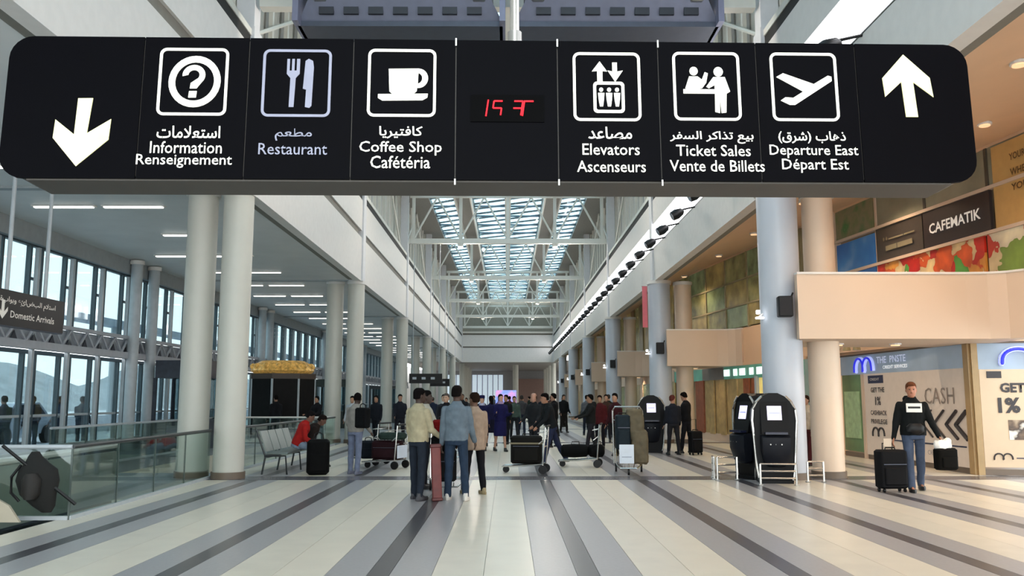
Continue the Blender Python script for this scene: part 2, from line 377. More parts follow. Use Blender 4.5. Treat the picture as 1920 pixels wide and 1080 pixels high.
fl_m = MB().box(-.06, .06, -.04, .04, 0, 1.95).mesh('mullion', M['frame'])
fl_m2 = MB().box(-.06, .06, -.04, .04, 0, 2.4).mesh('mullion', M['frame'])
st_m = MB().box(.1, .2, -.05, .05, 0, 4.9).mesh('strut', M['strut'])
pw = MB().box(-.01, .01, .04, 1.15, 0, 1.9).mesh('pane', M['glw']); pn = MB().box(-.01, .01, 1.23, mod - .04, 0, 1.9).mesh('pane', M['glw'])
pw2 = MB().box(-.01, .01, .04, 1.15, 0, 2.3).mesh('pane', M['glw']); pn2 = MB().box(-.01, .01, 1.23, mod - .04, 0, 2.3).mesh('pane', M['glw'])
cb = MB().box(-.05, .05, 1.17, mod, 0, .06).mesh('crossbar', M['frame'])
dg = MB().tube((0, 0, 0), (0, mod / 4, .42), .035, 6).mesh('diagonal', M['lattice']); dg2 = MB().tube((0, mod / 4, 0), (0, 0, .42), .035, 6).mesh('diagonal', M['lattice'])
pl = MB().add([(-.04, 0, 0), (-.04, .3, 0), (-.04, .15, .22), (-.02, 0, 0), (-.02, .3, 0), (-.02, .15, .22)], [(0, 2, 1), (3, 4, 5), (0, 1, 4, 3), (1, 2, 5, 4), (2, 0, 3, 5)]).mesh('infill', mat('lattice_dark', '30343e', .6))  # small dark triangle set between the lattice diagonals
for b in range(-1, 6):
    ya = Y0 + PITCH * b + 1.0
    wn += 1
    f = struct(MB().box(WX - .06, WX + .06, ya, ya + PITCH, 5.33, 5.42).build('window_%d' % wn, M['frame']))
    MB().box(WX - .05, WX + .05, ya, ya + PITCH, 3.4, 3.5).build('sill', M['frame'], f)
    MB().box(WX - .06, WX + .06, ya, ya + PITCH, 2.66, 2.76).build('lintel', M['frame'], f)
    MB().box(WX - .08, WX + .12, ya, ya + PITCH, 0, .38).build('low_wall', M['lattice'], f)
    MB().box(WX - .05, WX + .06, ya, ya + PITCH, 1.1, 1.16).build('handrail', M['strut'], f)
    lb = thing('lattice_beam', 'grey lattice beam along the left window wall, %s bay' % (ORD[b + 1]), 'beam', (WX + .25, ya, 2.76), 0, 'lattice beams of the window wall')
    MB().box(-.09, .09, 0, PITCH, 0, .2).build('bottom_chord', M['lattice'], lb); MB().box(-.07, .07, 0, PITCH, .6, .7).build('top_chord', M['lattice'], lb)
    MB().box(-.12, -.1, 0, PITCH, .2, .6).build('backing', mat('lattice_back', '9aa0a8', .6), lb)
    for i in range(8):
        y = ya + i * mod
        link('mullion', fl_m, f, loc=(WX, y, 3.45)); link('mullion', fl_m, f, loc=(WX, y + 1.19, 3.45)); link('strut', st_m, f, loc=(WX, y + 1.32, .4))
        link('mullion', fl_m2, f, loc=(WX, y, .36)); link('mullion', fl_m2, f, loc=(WX, y + 1.19, .36))
        link('pane', pw, f, loc=(WX, y, 3.48)); link('pane', pn, f, loc=(WX, y, 3.48)); link('pane', pw2, f, loc=(WX, y, .38)); link('pane', pn2, f, loc=(WX, y, .38))
        link('crossbar', cb, f, loc=(WX, y, 4.5))
        for q in range(2):
            link('diagonal', dg, lb, loc=(0, i * mod + q * mod / 2, .19)); link('diagonal', dg2, lb, loc=(0, i * mod + q * mod / 2 + mod / 4, .19))
            link('infill', pl, lb, loc=(-.03, i * mod + q * mod / 2 + .3, .19))
    for j, yy in enumerate((ya + 8.15, ya + 9.45)):
        column('column', -11.5, yy, .17, 5.8, M['strut'], 'slim grey column against the window wall, %s of bay %s' % (('first', 'last')[j], ORD[b + 1]), 'slim columns of the window wall', M['strut'])

# outside the window wall
og = struct(MB().box(-75, -12.2, -30, 200, -.6, -.3).build('ground', mat('forecourt_concrete', 'b9bdc4', .7, var=.1, scale=.3)))
kb = MB().box(-20.2, -20, -10, 110, -.3, .75).build('parapet_wall', mat('parapet_concrete', 'c6cbd4', .7)); kb['kind'] = 'structure'
MB().box(-20.6, -19.9, -10, 110, 5.2, 5.55).build('canopy_edge', mat('canopy_grey', '8e9bab', .6), kb)
for i in range(10): MB().tube((-20.3, i * 11, .7), (-20.3, i * 11, 5.2), .14, 8).build('canopy_post', M['strut'], kb)
hill = MB()
vs = []; fs = []
NX, NY = 60, 6
for j in range(NY):
    for i in range(NX):
        y = -20 + i * 6.0; x = -62 - j * 6
        z = -2 + j * 2.0 + 4.0 * noise.noise((i * .17, j * .3, 1.3)) * j / 3
        vs.append((x, y, z))
for j in range(NY - 1):
    for i in range(NX - 1): a = j * NX + i; fs.append((a, a + 1, a + NX + 1, a + NX))
hill.add(vs, fs)
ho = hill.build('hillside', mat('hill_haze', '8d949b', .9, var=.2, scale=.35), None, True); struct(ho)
# ------------------------------------------------------------------ right side: sloping ceiling, facade, balconies
def fx(y):                       # x of the shop facade at depth y
    return 9.03 - .122 * (y - 22.5) if y < 37 else 7.26 - .004 * (y - 37)
cr_ = MB()
for (a, b) in ((-10, 15.8), (15.8, 37), (37, 99.3)):
    cr_.add([(5.5, a, 5.8), (5.5, b, 5.8), (fx(b) + .3, b, 6.72), (fx(a) + .3, a, 6.72), (5.5, a, 5.9), (5.5, b, 5.9), (fx(b) + .3, b, 6.82), (fx(a) + .3, a, 6.82)],
            [(0, 1, 2, 3), (4, 7, 6, 5), (0, 4, 5, 1), (1, 5, 6, 2), (2, 6, 7, 3), (3, 7, 4, 0)])
cr_ = struct(cr_.build('ceiling_right', M['orange']))
fr = struct(MB().box(10.5, 14, -10, 14, -.3, 0).build('wall_right_facade', M['orange']))
def fq(y0, y1, z0, z1, name, m, off=0.0, th=.05, parent=None, label=None, dx=0.0):
    """upright slab on the facade line between depths y0 and y1; off moves it towards the hall"""
    xa, xb = fx(y0) - off + dx, fx(y1) - off + dx
    return MB().planprism([(xa, y0), (xb, y1), (xb + th, y1), (xa + th, y0)], z0, z1).build(name, m, parent or fr, label=label)
olive = mat('lit_glass_olive', '77744a', .25, emit=.10, var=.5, scale=2.2); golden = mat('lit_glass_gold', '8a7a48', .3, emit=.12, var=.5, scale=2.0)
mull = mat('mullion_brass', '8f8462', .4); brown = mat('brown_cladding', '93724f', .5, var=.15)
greenish = mat('lit_glass_green', '6f7d58', .25, emit=.10, var=.5, scale=2.0)
# backing walls (behind everything)
for a, b in ((-10, 15.8), (15.8, 24.4), (24.4, 37), (37, 99.3)):
    fq(a, b, 6.6, 6.9, 'facade_head', M['orange'], .02); fq(a, b, 2.78, 4.0, 'facade_band', M['orange'], .0, .1)
    fq(a, b, -.3 if a > 20 else 2.8, 6.9, 'facade_backing', mat('shop_interior', 'a98f70', .7, var=.2, scale=1.2), -.5, .1)
# near upper facade: named panes and posters
gB = [(22.9, 20.95), (20.95, 18.95), (18.95, 16.85), (16.85, 14.2)]
green_p = printed('foliage_print', [(0, '35532f'), (.3, '6f8055'), (.5, '8a8468'), (.7, '3f7d46'), (1, 'a8a684')], 2.2, 'NOISE')
blue_p = printed('blue_print', [(0, '1f4f9a'), (.45, '2e73c0'), (.55, '3c86cc'), (1, 'dfe6ea')], .9, 'NOISE')
fruit = printed('fruit_print', [(0, 'd8301e'), (.2, 'f2d9a6'), (.34, 'e8642a'), (.5, '5fae4a'), (.62, 'f0e2bc'), (.74, 'c9281f'), (.88, 'f3a94a')], 2.6)
pt = thing('poster', 'green foliage poster behind the upper glass beside the warm column', 'poster', (0, 0, 0)); fq(22.9, 21.0, 5.75, 6.6, 'print', green_p, .02, .04, pt)
pt = thing('poster', 'blue and white advertising poster under the foliage poster', 'poster'); fq(22.9, 21.0, 4.0, 5.68, 'print', blue_p, .02, .04, pt)
MB().planprism([(fx(21.3) - .05, 21.3), (fx(22.6) - .05, 22.6), (fx(22.6) - .03, 22.6), (fx(21.3) - .03, 21.3)], 4.2, 4.72).build('white_field', M['white'], pt)
for i, (a, b) in enumerate(((20.9, 19.0), (18.9, 16.9), (16.8, 14.0), (13.9, 11))):
    fq(a, b, 5.8, 6.6, 'upper_pane', mat('upper_pane_grey', '8f8f7c', .2, var=.2, scale=1.0), .0, .04)
bd = thing('sign_board', 'dark board with two faint lines of lettering left of the cafe board', 'sign'); fq(20.9, 19.0, 4.9, 5.74, 'board', mat('board_olive_black', '3f3a36', .35), .04, .05, bd)
RZW = atan(-.122)
def ftext(body, y, z, w_, h_, m, parent, off=.07, bold=.02):
    return text(body, parent, (fx(y) - off, y, z), w_, h_, m, (pi / 2, 0, -pi / 2 + math.atan(.122)), bold, extrude=.004)
ftext('• • ——— ——', 19.9, 5.42, 1.3, .1, mat('faint_gold_text', '7d7660', .5), bd); ftext('——— ————', 19.9, 5.18, 1.1, .12, MATS['faint_gold_text'], bd)
bd = thing('sign_board', 'charcoal cafe name board with white capital letters CAFEMATIK', 'sign'); fq(18.95, 16.75, 4.9, 5.74, 'board', mat('board_charcoal', '2f2829', .35), .05, .06, bd)
ftext('CAFEMATIK', 17.82, 5.3, 1.72, .23, mat('white_letter', 'e6e2da', .4, emit=.25), bd, .09)
bd = thing('sign_board', 'warm brown board with dark slogan lines at the right edge', 'sign'); fq(16.6, 14.0, 4.9, 6.55, 'board', mat('board_tan', 'b08a52', .4, emit=.1), .05, .06, bd)
for zz, tt in ((6.2, 'YOUR TASTE'), (5.9, 'WHEREVER'), (5.6, 'YOU ARE')): ftext(tt, 15.6, zz, .9, .14, mat('brown_letter', '5d3f1d', .5), bd, .09)
pt = thing('poster', 'fruit and vegetable photo poster under the dark boards', 'poster'); fq(20.9, 17.0, 4.0, 4.83, 'print', fruit, .04, .05, pt)
pt = thing('poster', 'second fruit photo poster with pale cut vegetables at the right edge', 'poster'); fq(16.9, 13.5, 4.0, 4.83, 'print', printed('fruit_print_pale', [(0, 'd9432c'), (.25, 'f0dcb0'), (.45, '9a4a26'), (.6, '86a34c'), (.75, 'f4ead0'), (.9, 'd6331f')], 1.8), .04, .05, pt)
for z0, z1 in ((5.73, 5.8), (4.83, 4.9)): fq(23, 8, z0, z1, 'rail_trim', M['beige'], .09, .12)
for y in (22.95, 20.95, 18.95, 16.85, 13.9): fq(y, y - .07, 4.0, 6.6, 'mullion', mat('mullion_dark', '4d463a', .5) if y < 20 else M['beige'], .03, .08)
fq(24.6, 22.95, 2.9, 6.7, 'pier', M['warmcol'], .06, .2)
fq(13, -10, 2.78, 6.7, 'pier', M['orange'], .0, .2)
# second bay upper windows
for i in range(6):
    a, b = 25 + i * 2.0, 27 + i * 2.0
    for j, (z0, z1) in enumerate(((4.05, 4.78), (4.84, 5.66), (5.72, 6.6))):
        fq(a + .04, b - .04, z0, z1, 'upper_pane', (olive, greenish, golden)[(i * 2 + j) % 3], 0, .04)
    fq(a - .04, a + .04, 4.0, 6.6, 'mullion', mull, .04, .1)
for z in (4.78, 5.66): fq(25, 37, z, z + .06, 'transom', mull, .04, .1)
# further bays: gold glass with cladding posts
y = 37.2; i = 0
while y < 98:
    fq(y + .1, y + 1.9, 4.0, 6.55, 'upper_pane', (golden, olive)[i % 2], .0, .04)
    fq(y + 1.9, y + 3.0, 4.0, 6.6, 'cladding_post', (brown, M['warmcol'], mull)[i % 3], .06, .1)
    fq(y + .1, y + 2.4, .3, 2.3, 'shop_pane', (golden, brown, greenish)[i % 3], .0, .04)
    fq(y + 2.4, y + 3.0, 0, 2.78, 'cladding_post', M['warmcol'], .06, .1)
    fq(y, y + 3.05, 2.3, 2.78, 'shop_header', M['beige'], .05, .08)
    y += 3.05; i += 1

# balconies on the columns
for k in range(6):
    yb = 16.4 + PITCH * k; xe = fx(yb)
    t = thing('balcony', 'beige solid balcony front beside the %s grey column' % ORD[k], 'balcony', (0, yb, 0), 0, 'beige balconies')
    if k == 0: pts = [(5.62, 0), (8.9, 0), (9.3, -.04), (9.6, -.18), (9.78, -.45), (9.85, -.9), (10.4, -6)]
    else: pts = [(5.62, 0), (xe - .7, 0), (xe - .35, -.06), (xe - .12, -.25), (xe, -.6)]
    for (p, q) in zip(pts[:-1], pts[1:]):
        d = Vector((q[0] - p[0], q[1] - p[1])).normalized(); nn = Vector((-d.y, d.x)) * .14
        MB().planprism([p, q, (q[0] + nn.x, q[1] + nn.y), (p[0] + nn.x, p[1] + nn.y)], 2.7, 3.96).build('parapet', M['beige'], t)
        MB().planprism([(p[0] - nn.x * .15, p[1] - nn.y * .15), (q[0] - nn.x * .15, q[1] - nn.y * .15), (q[0] + nn.x * 1.2, q[1] + nn.y * 1.2), (p[0] + nn.x * 1.2, p[1] + nn.y * 1.2)], 3.96, 4.0).build('coping', M['white'], t)
    MB().planprism([(5.75, .1), (xe + .3, .1), (xe + .3, 2.7), (5.75, 2.7)], 2.7, 2.82).build('deck', M['beige'], t)
# downlights: under the balconies, under the facade band, in the sloping ceiling
dl = MB().loft([[(.09 * cos(2 * pi * i / 12), .09 * sin(2 * pi * i / 12), z) for i in range(12)] for z in (-.02, .0)]).mesh('lamp_face', M['lamp'])
dr = MB().loft([[(.12 * cos(2 * pi * i / 12), .12 * sin(2 * pi * i / 12), z) for i in range(12)] for z in (-.01, .03)]).mesh('rim', M['white'])
WARM = (1.0, .74, .50)
def downlight(x, y, z, e, label, spot=True, size=.5):
    t = thing('downlight', label, 'light', (x, y, z), 0, 'warm downlights on the shop side')
    link('rim', dr, t); link('lamp_face', dl, t, loc=(0, 0, -.012))
    if e:
        l = bpy.data.lights.new('downlight_beam', 'SPOT'); l.energy = e; l.color = WARM; l.spot_size = R(150); l.spot_blend = .8; l.shadow_soft_size = .08
        o = bpy.data.objects.new('downlight_beam', l); C.objects.link(o); o.location = (0, 0, -.06); o.parent = t
i = 0
for y in (3, 7, 11, 14.5, 19.5, 23.5, 27.5, 33, 38, 43, 50, 57, 65, 75, 86):
    for x in (6.9, 8.4):
        if x > fx(y) - .6: continue
        zc = 5.8 + (x - 5.5) / (fx(y) + .3 - 5.5) * .92 - .01
        downlight(x, y, zc, (200 if y < 45 else 330), 'round warm downlight in the sloping right ceiling, %s one at %s distance' % (('inner', 'outer')[x > 7], ORD[i])); 
    i += 1
for k in range(4):
    yb = 16.4 + PITCH * k
    for j in range(2): downlight(6.9 + j * 1.2, yb + 1.4, 2.68, 45, 'round warm downlight under the %s balcony, %s one' % (ORD[k], ('inner', 'outer')[j]))

# ------------------------------------------------------------------ ground floor shops
# near shop: angled front, then a front facing the hall
SA, SB, SC, SD = (9.37, 24.0), (9.68, 17.85), (11.4, 17.5), (14, 17.0)
def seg_slab(p, q, t0, t1, z0, z1, name, m, off, th, parent, label=None):
    P = Vector(p); Q = Vector(q); d = (Q - P).normalized(); n = Vector((-d.y, d.x))
    if n.x > 0 or (abs(n.x) < .3 and n.y > 0): n = -n
    a = P + (Q - P) * t0 + n * off; b = P + (Q - P) * t1 + n * off
    return MB().planprism([a[:], b[:], (b - n * th)[:], (a - n * th)[:]], z0, z1).build(name, m, parent, label=label)
def seg_text(body, p, q, t, z, w_, h_, m, parent, off=.06, bold=.0):
    P = Vector(p); Q = Vector(q); d = (Q - P).normalized(); n = Vector((-d.y, d.x))
    if n.x > 0 or (abs(n.x) < .3 and n.y > 0): n = -n
    a = P + (Q - P) * t + n * off
    return text(body, parent, (a.x, a.y, z), w_, h_, m, (pi / 2, 0, math.atan2(d.y, d.x)), bold, extrude=.003)
shop = thing('shopfront', 'cream shopfront with white window banners and blue arch logos', 'shop')
MB().planprism([SA, SB, SC, SD, (14, 24), (9.6, 24.3)], 0, .12).build('plinth', M['skirt'], shop)
MB().planprism([(SA[0] - .1, SA[1]), (SB[0] - .1, SB[1] - .1), (SC[0], SC[1] - .12), (SD[0], SD[1] - .12), (14, 24), (9.6, 24.3)], 2.74, 2.8).build('soffit', M['orange'], shop)
hdr = mat('header_blue_grey', '93a3b4', .3, emit=.12, var=.1, scale=1.5)
h1 = seg_slab(SA, SB, 0, .97, 2.2, 2.72, 'header', hdr, .02, .1, shop); h2 = seg_slab(SB, SC, .05, 1, 2.16, 2.72, 'header', hdr, .02, .1, shop)
seg_slab(SA, SB, 0, 1, 2.70, 2.76, 'header_trim', M['skirt'], .05, .1, shop); seg_slab(SB, SC, 0, 1, 2.70, 2.76, 'header_trim', M['skirt'], .05, .1, shop)
MB().box(9.0, 14, 24.32, 24.45, 0, 2.95).build('rear_wall', M['orange'], shop)
banner = mat('banner_white', 'd3c5b8', .5, var=.03, emit=.05); tan_b = mat('banner_cream', 'c9b296', .5, var=.02, emit=.03)
seg_slab(SA, SB, .0, .2, .15, 2.2, 'green_door', mat('green_glass_door', '5f7d55', .3, var=.3, scale=1.5), .0, .06, shop)
seg_slab(SA, SB, .02, .17, .5, 1.75, 'door_poster', mat('pale_green_print', '9db98c', .4, var=.2), .02, .03, shop)
seg_slab(SA, SB, .215, .97, .12, 2.2, 'banner', banner, .02, .08, shop); seg_slab(SB, SC, .08, 1, .16, 2.16, 'banner', tan_b, .02, .08, shop)
seg_slab(SA, SB, .97, 1.0, .0, 2.74, 'corner_post', mat('post_bronze', 'a3885f', .4), .06, .15, shop); seg_slab(SB, SC, .0, .07, .0, 2.74, 'corner_post', MATS['post_bronze'], .06, .15, shop)
seg_slab(SA, SB, .2, .22, .0, 2.2, 'door_post', M['beige'], .05, .12, shop)
seg_slab(SC, SD, 0, 1, 0.12, 2.72, 'banner', tan_b, .02, .08, shop)
ink = mat('banner_ink', '2f2a2c', .5); blue = mat('logo_blue', '2a2fd8', .4, emit=.5, var=.02); halo = mat('logo_halo', 'b9c4ff', .4, emit=.5, var=.02); navy = mat('navy_box', '232a4a', .5)
def arcs(p, q, t, z, w_, h_, th, m, parent, off=.06, name='arch_logo'):
    P = Vector(p); Q = Vector(q); L = (Q - P).length; d = (Q - P).normalized(); n = Vector((-d.y, d.x))
    if n.x > 0 or (abs(n.x) < .3 and n.y > 0): n = -n
    a = P + (Q - P) * t + n * off; mb = MB()
    for s_ in (-1, 1):
        outer = []; inner = []
        N = 14
        for i in range(N + 1):
            an = pi - pi * i / N
            outer.append((s_ * w_ / 4 + w_ / 4 * cos(an) * 1.06, h_ * (sin(an) ** .75 if sin(an) > 0 else 0)))
        for (x0, z0), (x1, z1) in zip(outer[:-1], outer[1:]):
            A = a + d * x0; B = a + d * x1
            mb.tube((A.x, A.y, z + z0), (B.x, B.y, z + z1), th / 2, 6)
            mb.ball((A.x, A.y, z + z0), th / 2, n=6, m=5)
    return mb.build(name, m, parent, True)
arcs(SA, SB, .24, 2.27, .95, .34, .10, halo, h1, .04, 'logo_halo'); arcs(SA, SB, .24, 2.27, .95, .34, .055, blue, h1, .1)
arcs(SB, SC, .68, 2.28, 1.2, .3, .12, halo, h2, .04, 'logo_halo'); arcs(SB, SC, .68, 2.28, 1.2, .3, .07, blue, h2, .1)
seg_text('THE  PNSTE', SA, SB, .47, 2.53, 1.45, .17, mat('pale_letter', 'c9d2ee', .4, emit=.35), h1, .05, .01); seg_text('CREDIT SERVICES', SA, SB, .50, 2.34, 1.2, .08, mat('white_glow_letter', 'f4f6fb', .4, emit=.6), h1, .05)
b1 = [o for o in shop.children if o.name.startswith('banner')][0]; b2 = [o for o in shop.children if o.name.startswith('banner')][1]
for zz, tt, ww, hh in ((1.78, 'GET THE', .72, .13), (1.5, '1%', .3, .22), (1.2, 'CASHBACK', .85, .12), (.98, 'PRIVILEGE', .85, .12)): seg_text(tt, SA, SB, .34, zz, ww, hh, ink, b1, .03, .02)
seg_slab(SA, SB, .26, .39, 1.95, 2.15, 'navy_label', navy, .03, .02, b1); seg_text('CREDIT', SA, SB, .325, 2.05, .5, .06, M['white'], b1, .05)
arcs(SA, SB, .33, .62, .6, .2, .05, ink, b1, .03, 'arch_print')
seg_text('CASH', SA, SB, .80, 1.62, 1.2, .36, mat('print_brown', '8e7f74', .5), b1, .03, .0); seg_text('BACK', SA, SB, .62, 1.28, .8, .24, mat('print_tan', 'a79a8e', .5), b1, .03)
P_ = Vector(SA); Q_ = Vector(SB); dd = (Q_ - P_).normalized(); n_ = Vector((dd.y, -dd.x)); n_ = n_ if n_.x < 0 else -n_
for i, t_ in enumerate((.68, .76, .84, .90)):
    a = P_ + (Q_ - P_) * t_ + n_ * .05
    for s1 in (1, -1):
        c = a + dd * .42
        mb = MB(); mb.tube((a.x, a.y, 1.0), (c.x, c.y, 1.0 + s1 * .3), .02 + .008 * i, 6); mb.build('chevron_print', ink, b1)
seg_slab(SA, SB, .45, .95, .53, .56, 'rule', navy, .03, .02, b1); seg_text('CREDIT IN HALL', SA, SB, .8, .35, 1.2, .1, mat('print_grey', '8d8a90', .5), b1, .03)
seg_text('GET THE', SB, SC, .58, 1.78, 1.0, .2, ink, b2, .03, .04); seg_text('1%', SB, SC, .38, 1.42, .42, .32, ink, b2, .03, .04)
seg_text('CASHBACK', SB, SC, .74, 1.5, .6, .1, ink, b2, .03, .02); seg_text('PRIVILEGE', SB, SC, .74, 1.36, .6, .1, ink, b2, .03, .02)
seg_slab(SB, SC, .16, .32, 1.98, 2.12, 'navy_label', ink, .03, .02, b2)
seg_slab(SB, SC, .36, .72, .72, 1.12, 'photo_print', printed('sepia_print', [(0, 'd9c6a8'), (.4, '6f5a48'), (.55, '3b2d26'), (.7, 'e9e0d2')], 5, 'NOISE'), .03, .02, b2)
arcs(SB, SC, .28, .32, .34, .12, .03, ink, b2, .03, 'arch_print'); seg_slab(SB, SC, .42, .95, .34, .36, 'rule', navy, .03, .02, b2)
# fittings above the header
for x in (.1, .22):
    a = P_ + (Q_ - P_) * x
for i, (px_, py_) in enumerate(((8.55, 21.5), (8.72, 21.3))):
    t = thing('bell_lamp', 'small brass lamp hanging above the shop sign, %s one' % ('left', 'right')[i], 'light', (px_, py_, 3.02))
    MB().loft([[(r_ * cos(2 * pi * q / 10), r_ * sin(2 * pi * q / 10), z) for q in range(10)] for z, r_ in ((-.26, .1), (-.12, .07), (-.05, .02))]).build('shade', mull, t, True)
    MB().tube((0, 0, -.06), (0, 0, .1), .01, 6).build('stem', mull, t)

# second bay ground floor: green lit header, curtains, warm doorway
s2 = thing('shopfront', 'shop with green lit header, golden curtains and a bright doorway', 'shop')
fq(25, 37, 2.25, 2.7, 'header', mat('header_green', '4f8a76', .4, emit=.2, var=.25, scale=1.2), .06, .12, s2)
fq(25, 37, 2.7, 2.8, 'fascia', M['orange'], .05, .12, s2)
for a, tt, ww in ((26.6, 'مرحبا', 1.0), (29.3, '♦ ▪ ▲', 1.3), (33.6, '■', .5)):
    pass
wl2 = mat('green_white_letter', 'dffff2', .4, emit=.9)
for a, w_ in ((25.6, .35), (26.3, .3), (27.0, .32), (27.8, .5), (28.6, .3), (29.3, .45), (30.0, .3), (30.7, .5), (34.6, .55)):
    o = fq(a, a + w_, 2.36, 2.6, 'lit_glyph', wl2, .1, .03, s2)
fq(31.3, 33.5, 2.25, 2.7, 'grey_board', mat('grey_board', '6c6660', .5), .08, .05, s2)
curt = mat('curtain_gold', 'a58f5d', .6, var=.2, scale=4); curt2 = mat('curtain_red_brown', '8a4a28', .6, var=.2)
for i in range(11):
    a = 28.4 + i * .55
    m_ = curt if 1 < i < 9 else curt2
    fq(a, a + .5, .25, 2.25, 'curtain_panel', m_, .05 + .05 * (i % 2), .05, s2)
fq(25.3, 28.3, .3, 2.25, 'bright_doorway', mat('doorway_yellow', 'f0cf7a', .5, emit=.45, var=.3, scale=1.5), .02, .05, s2)
fq(24.3, 25.2, 0, 2.7, 'pier', mat('shop_glass_teal', '8fa39a', .3), .05, .15, s2)
fq(25, 37, 0, .28, 'plinth', M['beige'], .08, .15, s2)
fq(28.3, 28.45, 0, 2.3, 'door_post', M['strut'], .12, .1, s2)

# ------------------------------------------------------------------ the big hanging sign
SX = .003905
def ytop(px): return 66 + (px - 60) * (80 - 66) / 785 if px < 845 else 80 + (px - 845) * 2 / 945
def ybot(px): return 330 + (px - 60) * 8 / 785 if px < 845 else 338
SH = 1.075
def sgn(px, py):
    """picture of the sign face -> local metres (x along the face, z from its lower edge)"""
    return ((px - 925) * SX, SH * (1 - (py - ytop(px)) / (ybot(px) - ytop(px))))
sign = thing('hanging_sign', 'long black overhead direction sign with lit pictograms and red clock', 'sign', (-.080, 6.0, 3.115))
sign.rotation_euler = (R(-2.4), R(-.12), R(1.3))
xl, xr = -3.55, 3.535
D = .40
def rrect(x0, x1, z0, z1, r, n=6, corners=(1, 1, 1, 1)):
    pts = []
    for c, (cx, cz, a0) in enumerate(((x1 - r, z1 - r, 0), (x0 + r, z1 - r, 90), (x0 + r, z0 + r, 180), (x1 - r, z0 + r, 270))):
        if corners[c]:
            for k in range(n + 1): a = R(a0 + 90 * k / n); pts.append((cx + r * cos(a), cz + r * sin(a)))
        else: pts.append(((x1, z1), (x0, z1), (x0, z0), (x1, z0))[c])
    return pts
seams = [(v - 925) * SX for v in (265, 460, 655, 848, 1040, 1232, 1420, 1612)]
edges = [xl] + seams + [xr]
names = ['down arrow', 'information', 'restaurant', 'coffee shop', 'clock', 'elevators', 'ticket sales', 'departure', 'up arrow']
MB().prism(rrect(xl + .02, xr - .02, .02, SH - .02, .15), .012, D).build('housing', M['housing'], sign)
MB().box(xl + .2, xr - .2, .02, D - .02, -.012, .02).build('under_trim', M['housing'], sign)
for i in range(9):
    a, b = edges[i] + .004, edges[i + 1] - .004
    if i == 0: pts = rrect(a, b, 0, SH, .17, corners=(0, 1, 1, 0))
    elif i == 8: pts = rrect(a, b, 0, SH, .17, corners=(1, 0, 0, 1))
    else: pts = [(b, SH), (a, SH), (a, 0), (b, 0)]
    MB().prism(pts, 0, .03).build('panel', M['black'], sign)
for v in (3, 4, 5):
    MB().box(seams[v] - .006, seams[v] + .006, -.012, .0, SH - .05, SH + .01).build('seam_clip', M['steel'], sign)
    MB().box(seams[v] - .006, seams[v] + .006, -.012, .0, -.04, .005).build('seam_clip', M['steel'], sign)
def poly(pts, m, name='pictogram', parent=sign, y=-.006): return MB().prism([sgn(*p) for p in pts], y, .002).build(name, m, parent)
def arrow_down(cx, top, tip, hw, sw, wing):      # px
    pts = [(cx - sw, top), (cx + sw, top), (cx + sw - 1, tip - hw - 6), (cx + hw, tip - hw - 36), (cx + hw - 2, tip - hw + 8), (cx, tip), (cx - hw + 2, tip - hw + 8), (cx - hw, tip - hw - 36), (cx - sw, tip - hw - 4)]
    return pts
poly([(151, 185), (178, 185), (172, 250), (214, 224), (212, 262), (157, 310), (111, 258), (113, 224), (149, 252)], M['lity'], 'arrow')
poly([(1705, 102), (1753, 146), (1757, 182), (1720, 154), (1724, 219), (1701, 219), (1697, 154), (1664, 182), (1661, 147)], M['lity'], 'arrow')
def frame(cx, cy, m=M['lit'], w_=66, h_=66):
    x0, z1 = sgn(cx - w_, cy - h_); x1, z0 = sgn(cx + w_, cy + h_)
    o = rrect(x0, x1, z0, z1, .05); i_ = rrect(x0 + .02, x1 - .02, z0 + .02, z1 - .02, .032)
    MB().ringxz(o, i_, -.006, .002).build('pictogram_frame', m, sign)
FR = [(361, 155), (553, 159), (749, 160), (1135, 166), (1325, 164), (1512, 164)]
for i, (cx, cy) in enumerate(FR): frame(cx - 2, cy, M['unlit'] if i == 1 else M['lit'], 64, 64)
def disc(cx, cy, rx, ry=None, n=20, a0=0, a1=360):
    ry = ry or rx; return [(cx + rx * cos(R(a0 + (a1 - a0) * k / n)), cy - ry * sin(R(a0 + (a1 - a0) * k / n))) for k in range(n if a1 - a0 == 360 else n + 1)]
def ringp(cx, cy, r0, r1, m, a0=0, a1=360, name='pictogram'):
    n = 32; o = [sgn(*p) for p in disc(cx, cy, r1, n=n)]; i_ = [sgn(*p) for p in disc(cx, cy, r0, n=n)]
    MB().ringxz(o, i_, -.006, .002).build(name, m, sign)
# information
ringp(362, 155, 36, 48, M['lit'])
qa = [(360 + 21 * cos(R(a)), 143 - 19 * sin(R(a))) for a in range(185, -50, -12)]
qb = [(360 + 10.5 * cos(R(a)), 143 - 9.5 * sin(R(a))) for a in range(-40, 186, 12)]
poly(qa + [(366, 168), (354, 168), (355, 158)] + qb, M['lit']); poly([(353, 173), (367, 173), (366, 185), (352, 185)], M['lit'])
# restaurant: fork and knife
poly([(532, 114), (537, 114), (537, 136), (541, 136), (541, 114), (546, 114), (546, 136), (550, 136), (550, 114), (556, 114), (556, 142), (549, 150), (547, 204), (538, 204), (539, 150), (532, 142)], M['unlit'])
poly([(566, 118), (572, 114), (580, 118), (582, 130), (580, 202), (576, 206), (568, 204), (569, 172), (563, 170)], M['unlit'])
# coffee cup
poly([(722, 134), (778, 134), (777, 158), (775, 176), (769, 181), (730, 181), (724, 176)], M['lit'])
o_ = [sgn(*p) for p in disc(778, 152, 18, 18, 24)]; i_ = [sgn(*p) for p in disc(776, 152, 9, 10, 24)]
MB().ringxz(o_, i_, -.005, .001).build('pictogram', M['lit'], sign)
poly([(703, 181), (796, 181), (795, 188), (786, 193), (711, 193), (703, 188)], M['lit'])
